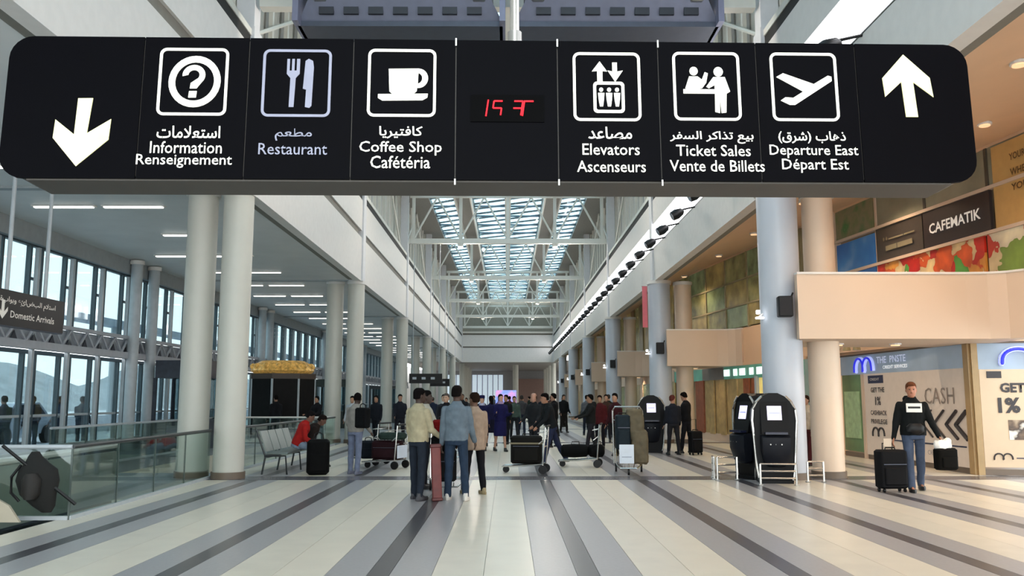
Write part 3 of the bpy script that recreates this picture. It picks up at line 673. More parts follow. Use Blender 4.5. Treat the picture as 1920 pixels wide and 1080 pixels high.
# elevators
poly([(1120, 119), (1134, 138), (1125, 137), (1125, 157), (1115, 157), (1115, 137), (1105, 138)], M['lit'])
poly([(1144, 121), (1153, 121), (1153, 138), (1164, 136), (1149, 157), (1135, 136), (1144, 138)], M['lit'])
x0, z1 = sgn(1107, 157); x1, z0 = sgn(1166, 215)
MB().ringxz(rrect(x0, x1, z0, z1, .03), rrect(x0 + .022, x1 - .022, z0 + .022, z1 - .022, .015), -.006, .002).build('pictogram', M['lit'], sign)
for cx in (1122, 1137, 1152):
    poly(disc(cx, 172, 4, n=10), M['lit']); poly([(cx - 6, 178), (cx + 6, 178), (cx + 5, 190), (cx + 3, 203), (cx - 3, 203), (cx - 5, 190)], M['lit'])
# ticket sales
poly(disc(1299, 136, 8, n=14), M['lit']); poly([(1290, 146), (1306, 146), (1314, 152), (1320, 138), (1326, 140), (1322, 158), (1314, 168), (1304, 170), (1284, 170), (1282, 168)], M['lit'])
poly([(1278, 170), (1352, 170), (1352, 178), (1278, 178)], M['lit'])
poly(disc(1346, 137, 9, n=14), M['lit']); poly([(1336, 147), (1358, 147), (1363, 162), (1367, 174), (1360, 178), (1358, 213), (1349, 214), (1347, 184), (1346, 214), (1337, 212), (1338, 178), (1338, 162), (1327, 168), (1322, 165)], M['lit'])
# departing aeroplane
poly([(1457, 146), (1470, 139), (1528, 159), (1556, 143), (1563, 145), (1563, 153), (1490, 198), (1480, 198), (1463, 190), (1472, 184), (1487, 185), (1507, 173)], M['lit'])
# clock
x0, z1 = sgn(876, 183); x1, z0 = sgn(1014, 233)
ck = MB().box(x0, x1, -.008, .002, z0, z1).build('clock_display', mat('display_black', '020203', .6, spec=.05), sign)
def digit(cx, segs, cy=210, w_=9, h_=13, parent=ck):
    S = {'a': ((-w_, -h_), (w_, -h_)), 'b': ((w_, -h_), (w_, 0)), 'c': ((w_, 0), (w_, h_)), 'd': ((-w_, h_), (w_, h_)), 'e': ((-w_, 0), (-w_, h_)), 'f': ((-w_, -h_), (-w_, 0)), 'g': ((-w_, 0), (w_, 0))}
    for s_ in segs:
        (ax, ay), (bx, by) = S[s_]; a = sgn(cx + ax - ay * .15, cy + ay); b = sgn(cx + bx - by * .15, cy + by)
        MB().tube((a[0], -.01, a[1]), (b[0], -.01, b[1]), .006, 6).build('led_segment', M['red'], parent)
digit(898, 'bc', 208, 9, 15); digit(926, 'afgc', 208, 8, 13); digit(964, 'abgc', 208, 8, 13); digit(984, 'ef', 208, 9, 14); digit(984, 'a', 208, 8, 13)
# lettering
AR = {  # joined forms, in drawing order (already left to right)
    'info': 'استعلامات', 'rest': 'مطعم', 'cafe': 'كافتيريا', 'elev': 'مصاعد', 'tick': 'بيع تذاكر السفر', 'dep': 'ذهاب (شرق)'}
FORMS = {'ا': ('ﺍ', 'ﺎ', None, None), 'س': ('ﺱ', 'ﺲ', 'ﺳ', 'ﺴ'), 'ت': ('ﺕ', 'ﺖ', 'ﺗ', 'ﺘ'), 'ع': ('ﻉ', 'ﻊ', 'ﻋ', 'ﻌ'), 'م': ('ﻡ', 'ﻢ', 'ﻣ', 'ﻤ'), 'ط': ('ﻁ', 'ﻂ', 'ﻃ', 'ﻄ'),
         'ك': ('ﻙ', 'ﻚ', 'ﻛ', 'ﻜ'), 'ف': ('ﻑ', 'ﻒ', 'ﻓ', 'ﻔ'), 'ي': ('ﻱ', 'ﻲ', 'ﻳ', 'ﻴ'), 'ر': ('ﺭ', 'ﺮ', None, None), 'ص': ('ﺹ', 'ﺺ', 'ﺻ', 'ﺼ'), 'د': ('ﺩ', 'ﺪ', None, None), 'ب': ('ﺏ', 'ﺐ', 'ﺑ', 'ﺒ'),
         'ذ': ('ﺫ', 'ﺬ', None, None), 'ل': ('ﻝ', 'ﻞ', 'ﻟ', 'ﻠ'), 'ه': ('ﻩ', 'ﻪ', 'ﻫ', 'ﻬ'), 'ش': ('ﺵ', 'ﺶ', 'ﺷ', 'ﺸ'), 'ق': ('ﻕ', 'ﻖ', 'ﻗ', 'ﻘ'), 'ﻻ': ('ﻻ', 'ﻼ', None, None), 'و': ('ﻭ', 'ﻮ', None, None), 'ن': ('ﻥ', 'ﻦ', 'ﻧ', 'ﻨ')}
def shape(s):
    s = s.replace('لا', 'ﻻ'); out = []
    for i, ch in enumerate(s):
        if ch not in FORMS: out.append({'(': ')', ')': '('}.get(ch, ch)); continue
        prev = i > 0 and s[i - 1] in FORMS and FORMS[s[i - 1]][2] is not None
        nxt = i + 1 < len(s) and s[i + 1] in FORMS and FORMS[ch][2] is not None
        f = FORMS[ch]; out.append(f[3] if prev and nxt else f[1] if prev else f[2] if nxt else f[0])
    return ''.join(reversed(out))
def line(body, cx, cy, wpx, hpx, m=M['lit'], bold=.03):
    x, z = sgn(cx, cy); text(body, sign, (x, -.004, z), wpx * SX, hpx * SX, m, bold=bold)
for cx, cy, wp, key, m_ in ((357, 249, 116, 'info', 0), (549, 255, 68, 'rest', 1), (747, 252, 80, 'cafe', 0), (1137, 252, 82, 'elev', 0), (1328, 259, 158, 'tick', 0), (1518, 258, 128, 'dep', 0)):
    line(shape(AR[key]), cx, cy, wp, 24, M['unlit'] if m_ else M['lit'], .012)
for body, cx, cy, wp, hp, m_ in (('Information', 354, 277, 131, 23, 0), ('Renseignement', 352, 302, 174, 26, 0), ('Restaurant', 549, 281, 126, 22, 1), ('Coffee Shop', 747, 281, 152, 27, 0), ('Cafétéria', 747, 306, 110, 24, 0),
                                 ('Elevators', 1138, 282, 107, 22, 0), ('Ascenseurs', 1138, 313, 128, 22, 0), ('Ticket Sales', 1330, 283, 140, 22, 0), ('Vente de Billets', 1336, 311, 178, 22, 0), ('Departure East', 1520, 284, 168, 26, 0), ('Départ Est', 1521, 310, 126, 27, 0)):
    line(body, cx, cy, wp, hp, M['unlit'] if m_ else M['lit'], 0.004)
pole = MB().tube((.14, .2, SH - .02), (.14, .2, 9.6 - 3.1), .036, 14); pole.build('hanging_pole', M['chrome'], sign, True)
MB().box(.05, .23, .1, .3, SH - .02, SH + .03).tube((.14, .2, SH + .02), (.14, .2, SH + .16), .055, 14).build('pole_flange', M['steel'], sign, True)

# gantries above the sign
def gantry(sx, label):
    t = thing('lighting_gantry', label, 'gantry', (sx, 15.6, 8.62), 0, 'lighting gantries above the sign')
    W = 3.92
    MB().box(0, W, -.05, .9, 0, .1).build('bottom_flange', M['dsteel'], t)
    MB().add([(0, 0, .1), (W, 0, .1), (W - .25, -.25, .5), (.25, -.25, .5), (0, .05, .1), (W, .05, .1), (W - .25, -.2, .5), (.25, -.2, .5)],
             [(0, 1, 2, 3), (4, 7, 6, 5), (0, 4, 5, 1), (1, 5, 6, 2), (2, 6, 7, 3), (3, 7, 4, 0)]).build('front_plate', mat('gantry_plate', '676c7f', .4, .2), t)
    for i in range(7):
        x = .42 + i * .47
        MB().box(x, x + .28, -.16, -.1, .2, .34).build('slot', mat('slot_dark', '23262f', .5), t)
    MB().box(.2, W - .2, .0, .85, .5, 1.3).build('lamp_body', mat('gantry_body', '6d6c74', .5, .2), t)
    MB().box(-.05, .06, -.3, .9, 0, 2.4).build('end_post', mat('gantry_post', '74768c', .4, .2), t); MB().box(W - .06, W + .05, -.3, .9, 0, 2.4).build('end_post', MATS['gantry_post'], t)
    for x in (.45, W - .45):
        MB().bevbox(x - .12, x + .12, -.3, -.05, .42, .6, .04).tube((x, -.2, .6), (x, -.2, 2.2), .05, 8).build('spot_bracket', M['steel'], t, True)
gantry(-4.02, 'dark steel lighting gantry with slots, left of the hanging pole'); gantry(.12, 'dark steel lighting gantry with slots, right of the hanging pole')

# spotlights below the cove light
sp_body = MB().loft([[(r_ * cos(2 * pi * k / 10), r_ * sin(2 * pi * k / 10), z) for k in range(10)] for z, r_ in ((-.2, .13), (-.05, .15), (.12, .1), (.17, .04))]).mesh('head', M['blackp'], True)
sp_arm = MB().tube((.1, 0, .1), (.62, 0, .22), .025, 8).mesh('arm', M['blackp'])
sp_len = MB().loft([[(.115 * cos(2 * pi * k / 10), .115 * sin(2 * pi * k / 10), z) for k in range(10)] for z in (-.215, -.2)]).mesh('lens', mat('lens_glass', '8a8f96', .1))
for i in range(38):
    y = 12.15 + 2.3 * i
    t = thing('spotlight', 'black spotlight under the right cove light, %s in the row' % ORD[i], 'spotlight', (4.82, y, 6.76), 0, 'black spotlights in a row')
    h = link('head', sp_body, t, rot=(0, R(62), 0)); link('lens', sp_len, h); link('arm', sp_arm, t)

# speakers and white lamps on the grey columns
for k, y in enumerate(COLY):
    t = thing('wall_speaker', 'black speaker box on the %s grey column' % ORD[k], 'speaker', (5.40, y - .62, 3.33), R(-8), 'black column speakers')
    MB().bevbox(-.15, .13, -.12, .12, -.2, .2, .03).build('cabinet', M['blackp'], t, True); MB().box(-.12, .1, -.128, -.12, -.17, .17).build('grille', mat('grille_black', '1c1c20', .8), t)
    MB().box(-.03, .03, .1, .2, -.05, .05).build('bracket', M['blackp'], t); MB().tube((.1, -.02, .15), (.15, 0, .27), .02, 6).build('knob', M['blackp'], t)
    t = thing('wall_lamp', 'white glowing double lamp on the left side of the %s grey column' % ORD[k], 'light', (5.02, y - .1, 3.2), 0, 'white lamps on the columns')
    MB().bevbox(-.06, .02, -.1, -.02, .03, .11, .02).build('lamp_head', M['wlamp'], t, True); MB().bevbox(-.08, .08, -.14, -.04, -.07, -.03, .015).build('lamp_tray', M['wlamp'], t, True); MB().tube((-.02, -.05, -.05), (.1, .02, .05), .02, 6).build('arm', M['white'], t)
t = thing('banner_flag', 'narrow pink red banner hanging beside the second grey column', 'banner', (4.98, 30.6, 4.1))
MB().box(-.12, .06, -.01, .01, 0, 1.5).build('cloth', mat('pink_red_cloth', 'd8707a', .7), t); MB().tube((-.14, 0, 1.5), (.1, 0, 1.5), .015, 6).build('rod', M['steel'], t)

# hanging sign of the left aisle
hs_ = thing('hanging_sign', 'small dark sign on two poles with white arrow in the left aisle', 'sign', (-8.5, 13.1, 2.78))
MB().box(-.06, .06, 0, 3.1, 0, .6).build('panel', mat('sign_brown_black', '241f1f', .45), hs_); MB().box(-.05, .05, 0, 3.1, -.02, .0).build('under_trim', M['dsteel'], hs_)
for yy in (1.3, 2.5): MB().tube((0, yy, .6), (0, yy, 3.02), .035, 10).build('pole', M['strut'], hs_, True)
wt = mat('sign_letter_white', 'd8d4cc', .5, emit=.15)
text(shape('استلام البضائع وبوابة'), hs_, (.065, 1.9, .42), 1.75, .14, wt, (pi / 2, 0, pi / 2), .01)
text('Domestic Arrivals', hs_, (.065, 2.05, .2), 1.4, .12, wt, (pi / 2, 0, pi / 2), .01)
MB().add([(.066, y_, z_) for y_, z_ in ((1.12, .1), (.98, .24), (.98, .31), (1.08, .22), (1.08, .42), (1.16, .42), (1.16, .22), (1.26, .31), (1.26, .24))] + [(.07, y_, z_) for y_, z_ in ((1.12, .1), (.98, .24), (.98, .31), (1.08, .22), (1.08, .42), (1.16, .42), (1.16, .22), (1.26, .31), (1.26, .24))],
         [tuple(range(9)), tuple(range(17, 8, -1))] + [(k, (k + 1) % 9, (k + 1) % 9 + 9, k + 9) for k in range(9)]).build('arrow', wt, hs_)
# far hanging signs
for (x, y, z, w_, lab) in ((-4.25, 44.5, 2.35, 1.7, 'far black hanging sign with white marks, nearer one of two'), (-4.6, 58.2, 2.4, 1.3, 'farther small black hanging sign behind the nearer far one')):
    t = thing('hanging_sign', lab, 'sign', (x, y, z))
    MB().box(-w_ / 2, w_ / 2, -.08, .08, 0, .5).build('panel', M['blackp'], t)
    for s_ in (-1, 1): MB().tube((s_ * w_ * .4, 0, .5), (s_ * w_ * .4, 0, 9.7 - z), .02, 6).build('pole', M['strut'], t)
    for q in range(3): MB().box(-w_ * .4 + q * w_ * .28, -w_ * .4 + q * w_ * .28 + w_ * .12, -.09, -.08, .2, .32).build('lit_mark', M['strut'], t)
t = thing('display_screen', 'bright blue and pink screen far down the hall', 'screen', (-.1, 50, 1.25))
MB().box(-.6, .6, -.05, .05, 0, .8).build('panel', printed('screen_print', [(0, '4a5fe0'), (.45, '8fa5ff'), (.6, 'e09bd0'), (1, 'dfe8ff')], 2.0, 'NOISE', emit=.6), t); MB().box(-.1, .1, -.05, .05, -1.25, 0).build('stand', M['blackp'], t)

# ------------------------------------------------------------------ balustrades
def balustrade(name, label, p, q, n, z1=.93, gm=None, post_every=True, rail_m=None, base=True):
    P = Vector(p); Q = Vector(q); L = (Q - P).length; a = math.atan2(Q.y - P.y, Q.x - P.x)
    t = thing(name, label, 'railing', (p[0], p[1], 0), a)
    wv = L / n
    for i in range(n):
        MB().box(i * wv + .008, (i + 1) * wv - .008, -.006, .006, .02, z1 - .03).build('glass_panel', gm or M['glg'], t)
        MB().box(i * wv - .008, i * wv + .008, -.012, .012, 0, z1 - .02).build('post', mat('glass_edge', '43504c', .4), t)
    MB().tube((0, 0, z1), (L, 0, z1), .03, 10).build('handrail', rail_m or M['rail'], t, True)
    MB().box(0, L, -.03, .03, 0, .05).build('base_channel', M['strut'] if base else M['rail'], t)
    return t
balustrade('glass_balustrade', 'glass balustrade with dark handrail running to the ivory columns', (-5.68, 11.35), (-5.86, 17.1), 4)
balustrade('glass_balustrade', 'glass balustrade facing the camera at the left edge', (-8.6, 11.3), (-5.68, 11.35), 3, .93, None, True, M['strut'])
balustrade('glass_balustrade', 'long glass balustrade behind the waiting bench', (-5.86, 18.3), (-5.86, 29.3), 6)
balustrade('glass_balustrade', 'glass balustrade with white handrail in front of the gold topped kiosk', (-10, 29.3), (-5.9, 29.3), 3, .93, None, True, M['white'])
es = thing('escalator', 'escalator side with pale rim behind the left glass balustrade', 'escalator', (-6.9, 9.5, 0))
MB().path([(0, 0, .62), (0, 1.2, .69), (0, 5.8, .74)], .05, 8).build('handrail', M['white'], es, True); MB().box(-.02, .02, 0, 5.8, -.2, .64).build('side_panel', mat('escalator_panel', '8d938c', .4, .2), es)
MB().box(-1.4, -1.36, 0, 5.8, -.2, .64).build('side_panel', MATS['escalator_panel'], es); MB().box(-1.36, -.02, 0, 5.8, -.25, -.2).build('steps', M['dsteel'], es)
cs = []
for i in range(13): a = R(180 - 180 * i / 12 * .55); cs.append((1.1 * cos(a), 1.1 * sin(a)))
t = thing('curved_panel', 'pale curved newel panel behind the corner of the left balustrade', 'panel', (-6.0, 11.0, 0))
MB().prism([(-1.6, .02), (-.1, .02)] + [(-.1 - 1.5 * (k / 10), .06 + .5 * sin(pi / 2 * k / 10) ** .6) for k in range(1, 11)], -.02, .02).build('panel', mat('newel_cream', 'b9b09d', .5), t)
for (x0, y0, x1, y1, n, lab) in ((-9.7, 9.4, -9.7, 16.2, 5, 'far side glass railing of the near stair opening'), (-9.7, 18.4, -9.7, 29.2, 7, 'far side glass railing of the second stair opening')):
    balustrade('glass_balustrade', lab, (x0, y0), (x1, y1), n, .93, None, True, M['strut'])

# black backpack hung with a pole on the near balustrade
bp_ = thing('backpack', 'dark backpack with a long black pole through it against the left balustrade', 'bag', (-6.0, 11.15, .12))
dk = mat('dark_olive_nylon', '080907', .85, var=.3, scale=14, bump=.3)
MB().loft([[(r_ * sx_ * cos(2 * pi * k / 16) + ox, r_ * .6 * sin(2 * pi * k / 16) + oy, z) for k in range(16)] for z, r_, sx_, ox, oy in ((.0, .06, 1, .14, 0), (.08, .13, 1.1, .1, 0), (.22, .2, 1.15, .02, 0), (.4, .24, 1.15, 0, 0), (.54, .22, 1.1, 0, 0), (.62, .15, 1, -.02, 0), (.7, .09, 1, -.05, 0), (.76, .05, 1, -.05, 0))]).build('body', dk, bp_, True)
MB().loft([[(.11 * sx_ * cos(2 * pi * k / 12) + ox, .1 * sin(2 * pi * k / 12) - .14, z) for k in range(12)] for z, sx_, ox in ((.18, .6, 0), (.24, 1, 0), (.42, 1.1, 0), (.5, .6, 0))]).build('front_pocket', mat('dark_nylon_pocket', '120f0c', .7, bump=.3), bp_, True)
MB().path([(-.18, -.08, .6), (-.29, -.08, .45), (-.3, -.05, .25), (-.2, -.03, .14)], .018, 8).build('strap', M['blackp'], bp_, True)
MB().tube((-.42, -.1, .84), (.5, .0, .1), .022, 8).build('pole', M['blackp'], bp_, True)

# ------------------------------------------------------------------ left aisle kiosk with gold top, dark booths
t = thing('kiosk', 'dark glazed kiosk with gold decorated top between the left columns', 'kiosk', (-8.7, 33.2, 0), R(20))
dkg = mat('kiosk_dark_glass', '100f0f', .5, var=.3, spec=.1); gold = mat('gold_decor', 'c59b52', .35, .3, emit=.25, var=.5, scale=9)
oct_ = [(1.25 * cos(R(22.5 + 45 * k)), 1.25 * sin(R(22.5 + 45 * k))) for k in range(8)]
for k in range(8):
    a, b = oct_[k], oct_[(k + 1) % 8]
    d = Vector((b[0] - a[0], b[1] - a[1])).normalized(); n_2 = Vector((d.y, -d.x)) * .03
    MB().planprism([a, b, (b[0] + n_2.x, b[1] + n_2.y), (a[0] + n_2.x, a[1] + n_2.y)], .1, 2.3).build('glass_panel', dkg, t)
    MB().tube((*a, 0), (*a, 2.5), .045, 8).build('post', M['strut'], t)
MB().planprism([(1.3 * x, 1.3 * y) for x, y in [(p[0] / 1.25, p[1] / 1.25) for p in oct_]], 2.3, 2.5).build('cornice', mat('kiosk_brown', '3f3126', .5), t)
MB().loft([[(r_ * cos(2 * pi * k / 24), r_ * sin(2 * pi * k / 24), z) for k in range(24)] for z, r_ in ((2.5, 1.05), (2.62, 1.2), (2.85, 1.1), (3.0, .8))]).build('gold_top', gold, t, True)
for k in range(14): MB().ball((1.1 * cos(2 * pi * k / 14), 1.1 * sin(2 * pi * k / 14), 2.78), .13, n=8, m=6).build('ornament', gold, t, True)
for (x, y, w_, z1, lab, hx) in ((-10.2, 27.6, 1.6, 2.75, 'dark blue booth behind the outer ivory column', '2a303c'), (-9.2, 47, 2.2, 2.6, 'dark booth with green trim beyond the second ivory columns', '2a3430'), (-8.0, 57, 2.0, 2.4, 'dark far booth in the left aisle', '33373a')):
    t = thing('booth', lab, 'booth', (x, y, 0)); m_ = mat('booth_' + hx, hx, .4, var=.3)
    MB().box(-w_ / 2, w_ / 2, -.8, .8, 2.2, z1).build('header', m_, t); MB().box(-w_ / 2, w_ / 2, .7, .8, 0, 2.2).build('back_panel', M['glw'], t)
    for sx_ in (-1, 1):
        for sy_ in (-1, 1): MB().box(sx_ * w_ / 2 - .05, sx_ * w_ / 2 + .05, sy_ * .75 - .05, sy_ * .75 + .05, 0, 2.2).build('post', m_, t)
    MB().box(-w_ / 2, w_ / 2, -.8, .7, 0, .9).build('counter', m_, t)
# ------------------------------------------------------------------ people
def rotx(v, a): return Vector((v.x, v.y * cos(a) - v.z * sin(a), v.y * sin(a) + v.z * cos(a)))
def roty(v, a): return Vector((v.x * cos(a) + v.z * sin(a), v.y, -v.x * sin(a) + v.z * cos(a)))
def rotz(v, a): return Vector((v.x * cos(a) - v.y * sin(a), v.x * sin(a) + v.y * cos(a), v.z))
def cap(mb, p, q, r0, r1, n=10):
    mb.tube(p, q, r0, n, r1); mb.ball(p, r0 * 1.0, n=n, m=6); mb.ball(q, r1 * 1.0, n=n, m=6)
def remeshed(mb, name, m, parent, voxel, smooth=3, wrinkle=0.0, seed=0.0, label=None):
    me = mb.mesh(name, m); o = bpy.data.objects.new('tmp', me)
    md = o.modifiers.new('r', 'REMESH'); md.mode = 'VOXEL'; md.voxel_size = voxel; md.use_smooth_shade = True
    sm = o.modifiers.new('s', 'SMOOTH'); sm.iterations = smooth; sm.factor = .5
    me2 = evaluated_mesh(o); bpy.data.meshes.remove(me)
    if wrinkle:
        for v in me2.vertices:
            k = noise.noise(Vector((v.co.x * 9 + seed, v.co.y * 9, v.co.z * 7))) + .5 * noise.noise(Vector((v.co.x * 18, v.co.y * 18 + seed, v.co.z * 11)))
            v.co += v.normal * wrinkle * k
    me2.name = name
    if not me2.materials: me2.materials.append(m)
    return link(name, me2, parent, label)
def dim(hx, f): return ''.join('%02x' % int(int(hx[i:i + 2], 16) * f) for i in (0, 2, 4))
def cloth(hx, r=.85): return mat('cloth_' + hx, dim(hx, .8), r, var=.16, scale=11, bump=.2, spec=.15)
def skin(hx): return mat('skin_' + hx, dim(hx, .9), .55, var=.05, scale=5)
def person(label, x, y, face, h=1.75, top='303038', bot='2b3040', sk='b98a6a', hair='1c1614', shoes='161616', z=0.0,
           legs=((8, 2, 0), (-8, 2, 8)), arms=((5, 8, 20), (5, 8, 20)), lean=0, sit=False, detail=1, skirt=None, coat=0.0, bald=False, headturn=0, nod=0,
           bulk=1.0, hood=None, scarf=None, hat=None, group=None, top_label=None, twist=(0, 0)):
    """face: heading in degrees, 0 = looks along +Y (away from the camera), 180 = towards the camera, 90 = to the left"""
    s = h / 1.75; vx = (.009, .013, .024)[detail]
    t = thing('person', label, 'person', (x, y, z), R(face), group); t.scale = (s, s, s)
    if group: pass
    hips = []; 
    def leg(sx, swing, abd, knee):
        hp = Vector((.09 * sx, 0, 0)); d = roty(rotx(Vector((0, 0, -1)), R(swing)), R(-abd * sx)); kn = hp + d * .43
        d2 = roty(rotx(Vector((0, 0, -1)), R(swing - knee)), R(-abd * sx)); an = kn + d2 * .42
        return hp, kn, an
    L = [leg(sx, *a) for sx, a in zip((-1, 1), legs)]
    low = min(l[2].z for l in L); pz = .07 - low
    off = Vector((0, 0, pz)); L = [tuple(p + off for p in l) for l in L]
    pel = Vector((0, 0, pz)); up = rotx(Vector((0, 0, 1)), R(-lean)); fwd = rotx(Vector((0, 1, 0)), R(-lean))
    def tp(xx, yy, zz): return pel + Vector((xx, 0, 0)) + fwd * yy + up * zz
    W = bulk
    # torso rings
    tr = [(-.06, .15, .105, 0), (.04, .165, .115, 0), (.15, .145, .105, 0), (.28, .155, .11, .0), (.39, .17, .118, .0), (.455, .145, .1, -.01), (.505, .085, .075, -.01), (.55, .055, .058, 0)]
    def torso(mb, g_=0.0, z0=-.07, z1=.56, flare=0):
        rr = []
        for zz, rx, ry, oy in tr:
            if zz < z0 or zz > z1: continue
            rr.append([tp((rx * W + g_) * cos(2 * pi * k / 18), oy + (ry * W + g_) * sin(2 * pi * k / 18), zz) for k in range(18)])
        mb.loft(rr)
    A = []
    for sx, (sw, ab, el), tw in zip((-1, 1), arms, twist):
        sh = tp(.172 * sx * (.5 + .5 * W), -.005, .425)
        d = roty(rotx(Vector((0, 0, -1)), R(sw - lean)), R(-ab * sx)); e = sh + d * .285
        d2 = roty(rotx(Vector((0, 0, -1)), R(sw + el - lean)), R((-ab + tw) * sx)); wr = e + d2 * .25
        A.append((sh, e, wr, d2, sx))
    nk = tp(0, 0, .55); hc = nk + rotx(Vector((0, .02, .125)), R(-lean * .5 - nod))
    # body: one continuous surface
    mb = MB(); torso(mb); cap(mb, tp(0, 0, .50), hc - Vector((0, .01, .05)), .056, .052)
    def hd(v): return hc + rotz(rotx(Vector(v), R(-nod - lean * .5)), R(headturn))
    rings = []
    for zz, rx, ry, oy in ((-.115, .035, .04, .045), (-.095, .055, .065, .025), (-.06, .066, .085, .008), (-.02, .071, .093, 0), (.02, .074, .096, -.004), (.06, .072, .093, -.006), (.09, .058, .077, -.006), (.112, .03, .045, -.006)):
        rings.append([hd((rx * cos(2 * pi * k / 14), oy + ry * sin(2 * pi * k / 14), zz)) for k in range(14)])
    mb.loft(rings)
    if detail < 2:
        mb.loft([[hd((a * cos(2 * pi * k / 6), .09 + b + c * sin(2 * pi * k / 6), zz)) for k in range(6)] for zz, a, b, c in ((-.045, .017, .008, .016), (-.03, .018, .012, .02), (.0, .01, .004, .012), (.02, .007, 0, .008))])
        for sx in (-1, 1): mb.ball(hd((.075 * sx, -.005, -.015)), .03, .35, .7, 1.1, 8, 6)
    for l in L: cap(mb, l[0], l[1], .075, .05); cap(mb, l[1], l[2], .052, .036)
    for sh, e, wr, d2, sx in A:
        cap(mb, sh, e, .046, .036); cap(mb, e, wr, .037, .026)
        side = Vector((1, 0, 0)); fw = d2.cross(side).normalized() * (1 if sx > 0 else 1)
        pc = wr + d2 * .05
        pm_ = [[p + fw * (.034 * cos(2 * pi * k / 8)) + side * (.014 * sin(2 * pi * k / 8)) for k in range(8)] for p in (wr - d2 * .01, wr + d2 * .03, wr + d2 * .085)]
        mb.loft(pm_)
        if detail == 0:
            for i_, fl_ in enumerate((.062, .075, .078, .068)):
                b0 = wr + d2 * .078 + fw * (-.027 + .018 * (i_))
                m1 = b0 + (d2 * .92 - side * sx * .3) * fl_ * .5; m2 = m1 + (d2 * .7 - side * sx * .7) * fl_ * .5
                cap(mb, b0, m1, .0098, .0092, 6); cap(mb, m1, m2, .0092, .0085, 6)
            th0 = wr + d2 * .03 - fw * .028 * -1; th1 = th0 + (d2 * .7 + fw * .7) * .045; cap(mb, th0, th1, .012, .0105, 6); cap(mb, th1, th1 + (d2 * .95 + fw * .2) * .035, .0105, .009, 6)
        else: mb.ball(wr + d2 * .1, .034, .5, .8, 1.2, 8, 6); cap(mb, wr + d2 * .03, wr + d2 * .07 + fw * .045, .013, .011, 6)
    for l in L:
        f_ = Vector((0, 1, 0)); cap(mb, l[2], l[2] + Vector((0, .12, -.04)), .034, .025)
    remeshed(mb, 'body', skin(sk), t, vx, 2)
    # eyes, brows and mouth where the face shows
    if detail < 2:
        for sx in (-1, 1):
            MB().ball(hd((.03 * sx, .087, .008)), .0105, 1.2, .6, .75, 8, 6).build('eye', mat('eye_dark', '1b1512', .3), t, True)
            MB().loft([[hd((.03 * sx + dx_, .092 + oy_, .026 + dz_)) for dx_, oy_, dz_ in ((-.016, 0, -.002), (.016, 0, -.002), (.016, 0, .004), (-.016, 0, .004))], [hd((.03 * sx + dx_, .08, .026 + dz_)) for dx_, dz_ in ((-.016, -.002), (.016, -.002), (.016, .004), (-.016, .004))]]).build('eyebrow', mat('hair_' + hair, hair, .8), t)
        MB().ball(hd((0, .088, -.068)), .02, 1.1, .4, .3, 10, 6).build('mouth', mat('lip_' + sk, 'a0605a', .5), t, True)
    # hair
    hm = mat('hairs_' + hair, dim(hair, .7), .9, var=.3, scale=20, bump=.3, spec=.08)
    if not bald:
        mb = MB(); rings = []
        for zz, rx, ry, oy in ((-.055, .066, .055, -.05), (-.02, .078, .078, -.03), (.02, .082, .092, -.018), (.06, .081, .1, -.01), (.095, .067, .085, -.008), (.122, .034, .05, -.008)):
            rings.append([hd((rx * cos(2 * pi * k / 14), oy + ry * sin(2 * pi * k / 14), zz)) for k in range(14)])
        mb.loft(rings)
        if skirt or hood == 'long':
            cap(mb, hd((0, -.06, -.02)), hd((0, -.09, -.16)), .07, .05)
        remeshed(mb, 'hair', hm, t, max(vx, .012), 2, .004, x)
    else:
        MB().loft([[hd((rx * cos(2 * pi * k / 14), oy + ry * sin(2 * pi * k / 14), zz)) for k in range(14)] for zz, rx, ry, oy in ((-.05, .07, .06, -.045), (0, .079, .08, -.028), (.03, .078, .075, -.03))]).build('hair', hm, t, True)
    # trousers / skirt
    g2 = .018
    mb = MB(); rr = [[tp((rx * W + .012) * cos(2 * pi * k / 16), (ry * W + .012) * sin(2 * pi * k / 16), zz) for k in range(16)] for zz, rx, ry in ((-.1, .15, .11), (.0, .165, .118), (.1, .15, .108))]
    mb.loft(rr)
    if skirt:
        kz = (L[0][1] + L[1][1]) / 2
        rr = [[p + Vector((a * cos(2 * pi * k / 18), b * sin(2 * pi * k / 18), 0)) for k in range(18)] for p, a, b in ((tp(0, 0, .08), .155, .115), (tp(0, 0, -.05), .19, .14), (Vector((0, kz.y, kz.z + .1)), .2, .17), (Vector((0, kz.y, kz.z - .03)), .205, .18))]
        mb.loft(rr); remeshed(mb, 'skirt', cloth(bot), t, vx * 1.2, 2, .006, x)
    else:
        for l in L:
            cap(mb, l[0], l[1], .088 * (.6 + .4 * W), .066); cap(mb, l[1], l[2] + Vector((0, 0, .0)), .066, .054)
        remeshed(mb, 'trousers', cloth(bot), t, vx * 1.2, 2, .009, x)
    # jacket or shirt
    mb = MB(); rr = []
    zl = -.04 - coat
    rows = [(zl, .17 + coat * .08, .125 + coat * .1, 0), (.04, .175, .128, 0), (.15, .162, .122, 0), (.28, .17, .126, 0), (.385, .182, .13, 0), (.45, .155, .115, -.01), (.495, .1, .088, -.012), (.53, .068, .066, -.01)]
    for zz, rx, ry, oy in rows:
        rr.append([tp((rx * W + .012) * cos(2 * pi * k / 18), oy + (ry * W + .012) * sin(2 * pi * k / 18), zz) for k in range(18)])
    mb.loft(rr)
    for sh, e, wr, d2, sx in A: cap(mb, sh, e, .066, .054); cap(mb, e, wr - d2 * .01, .054, .04)
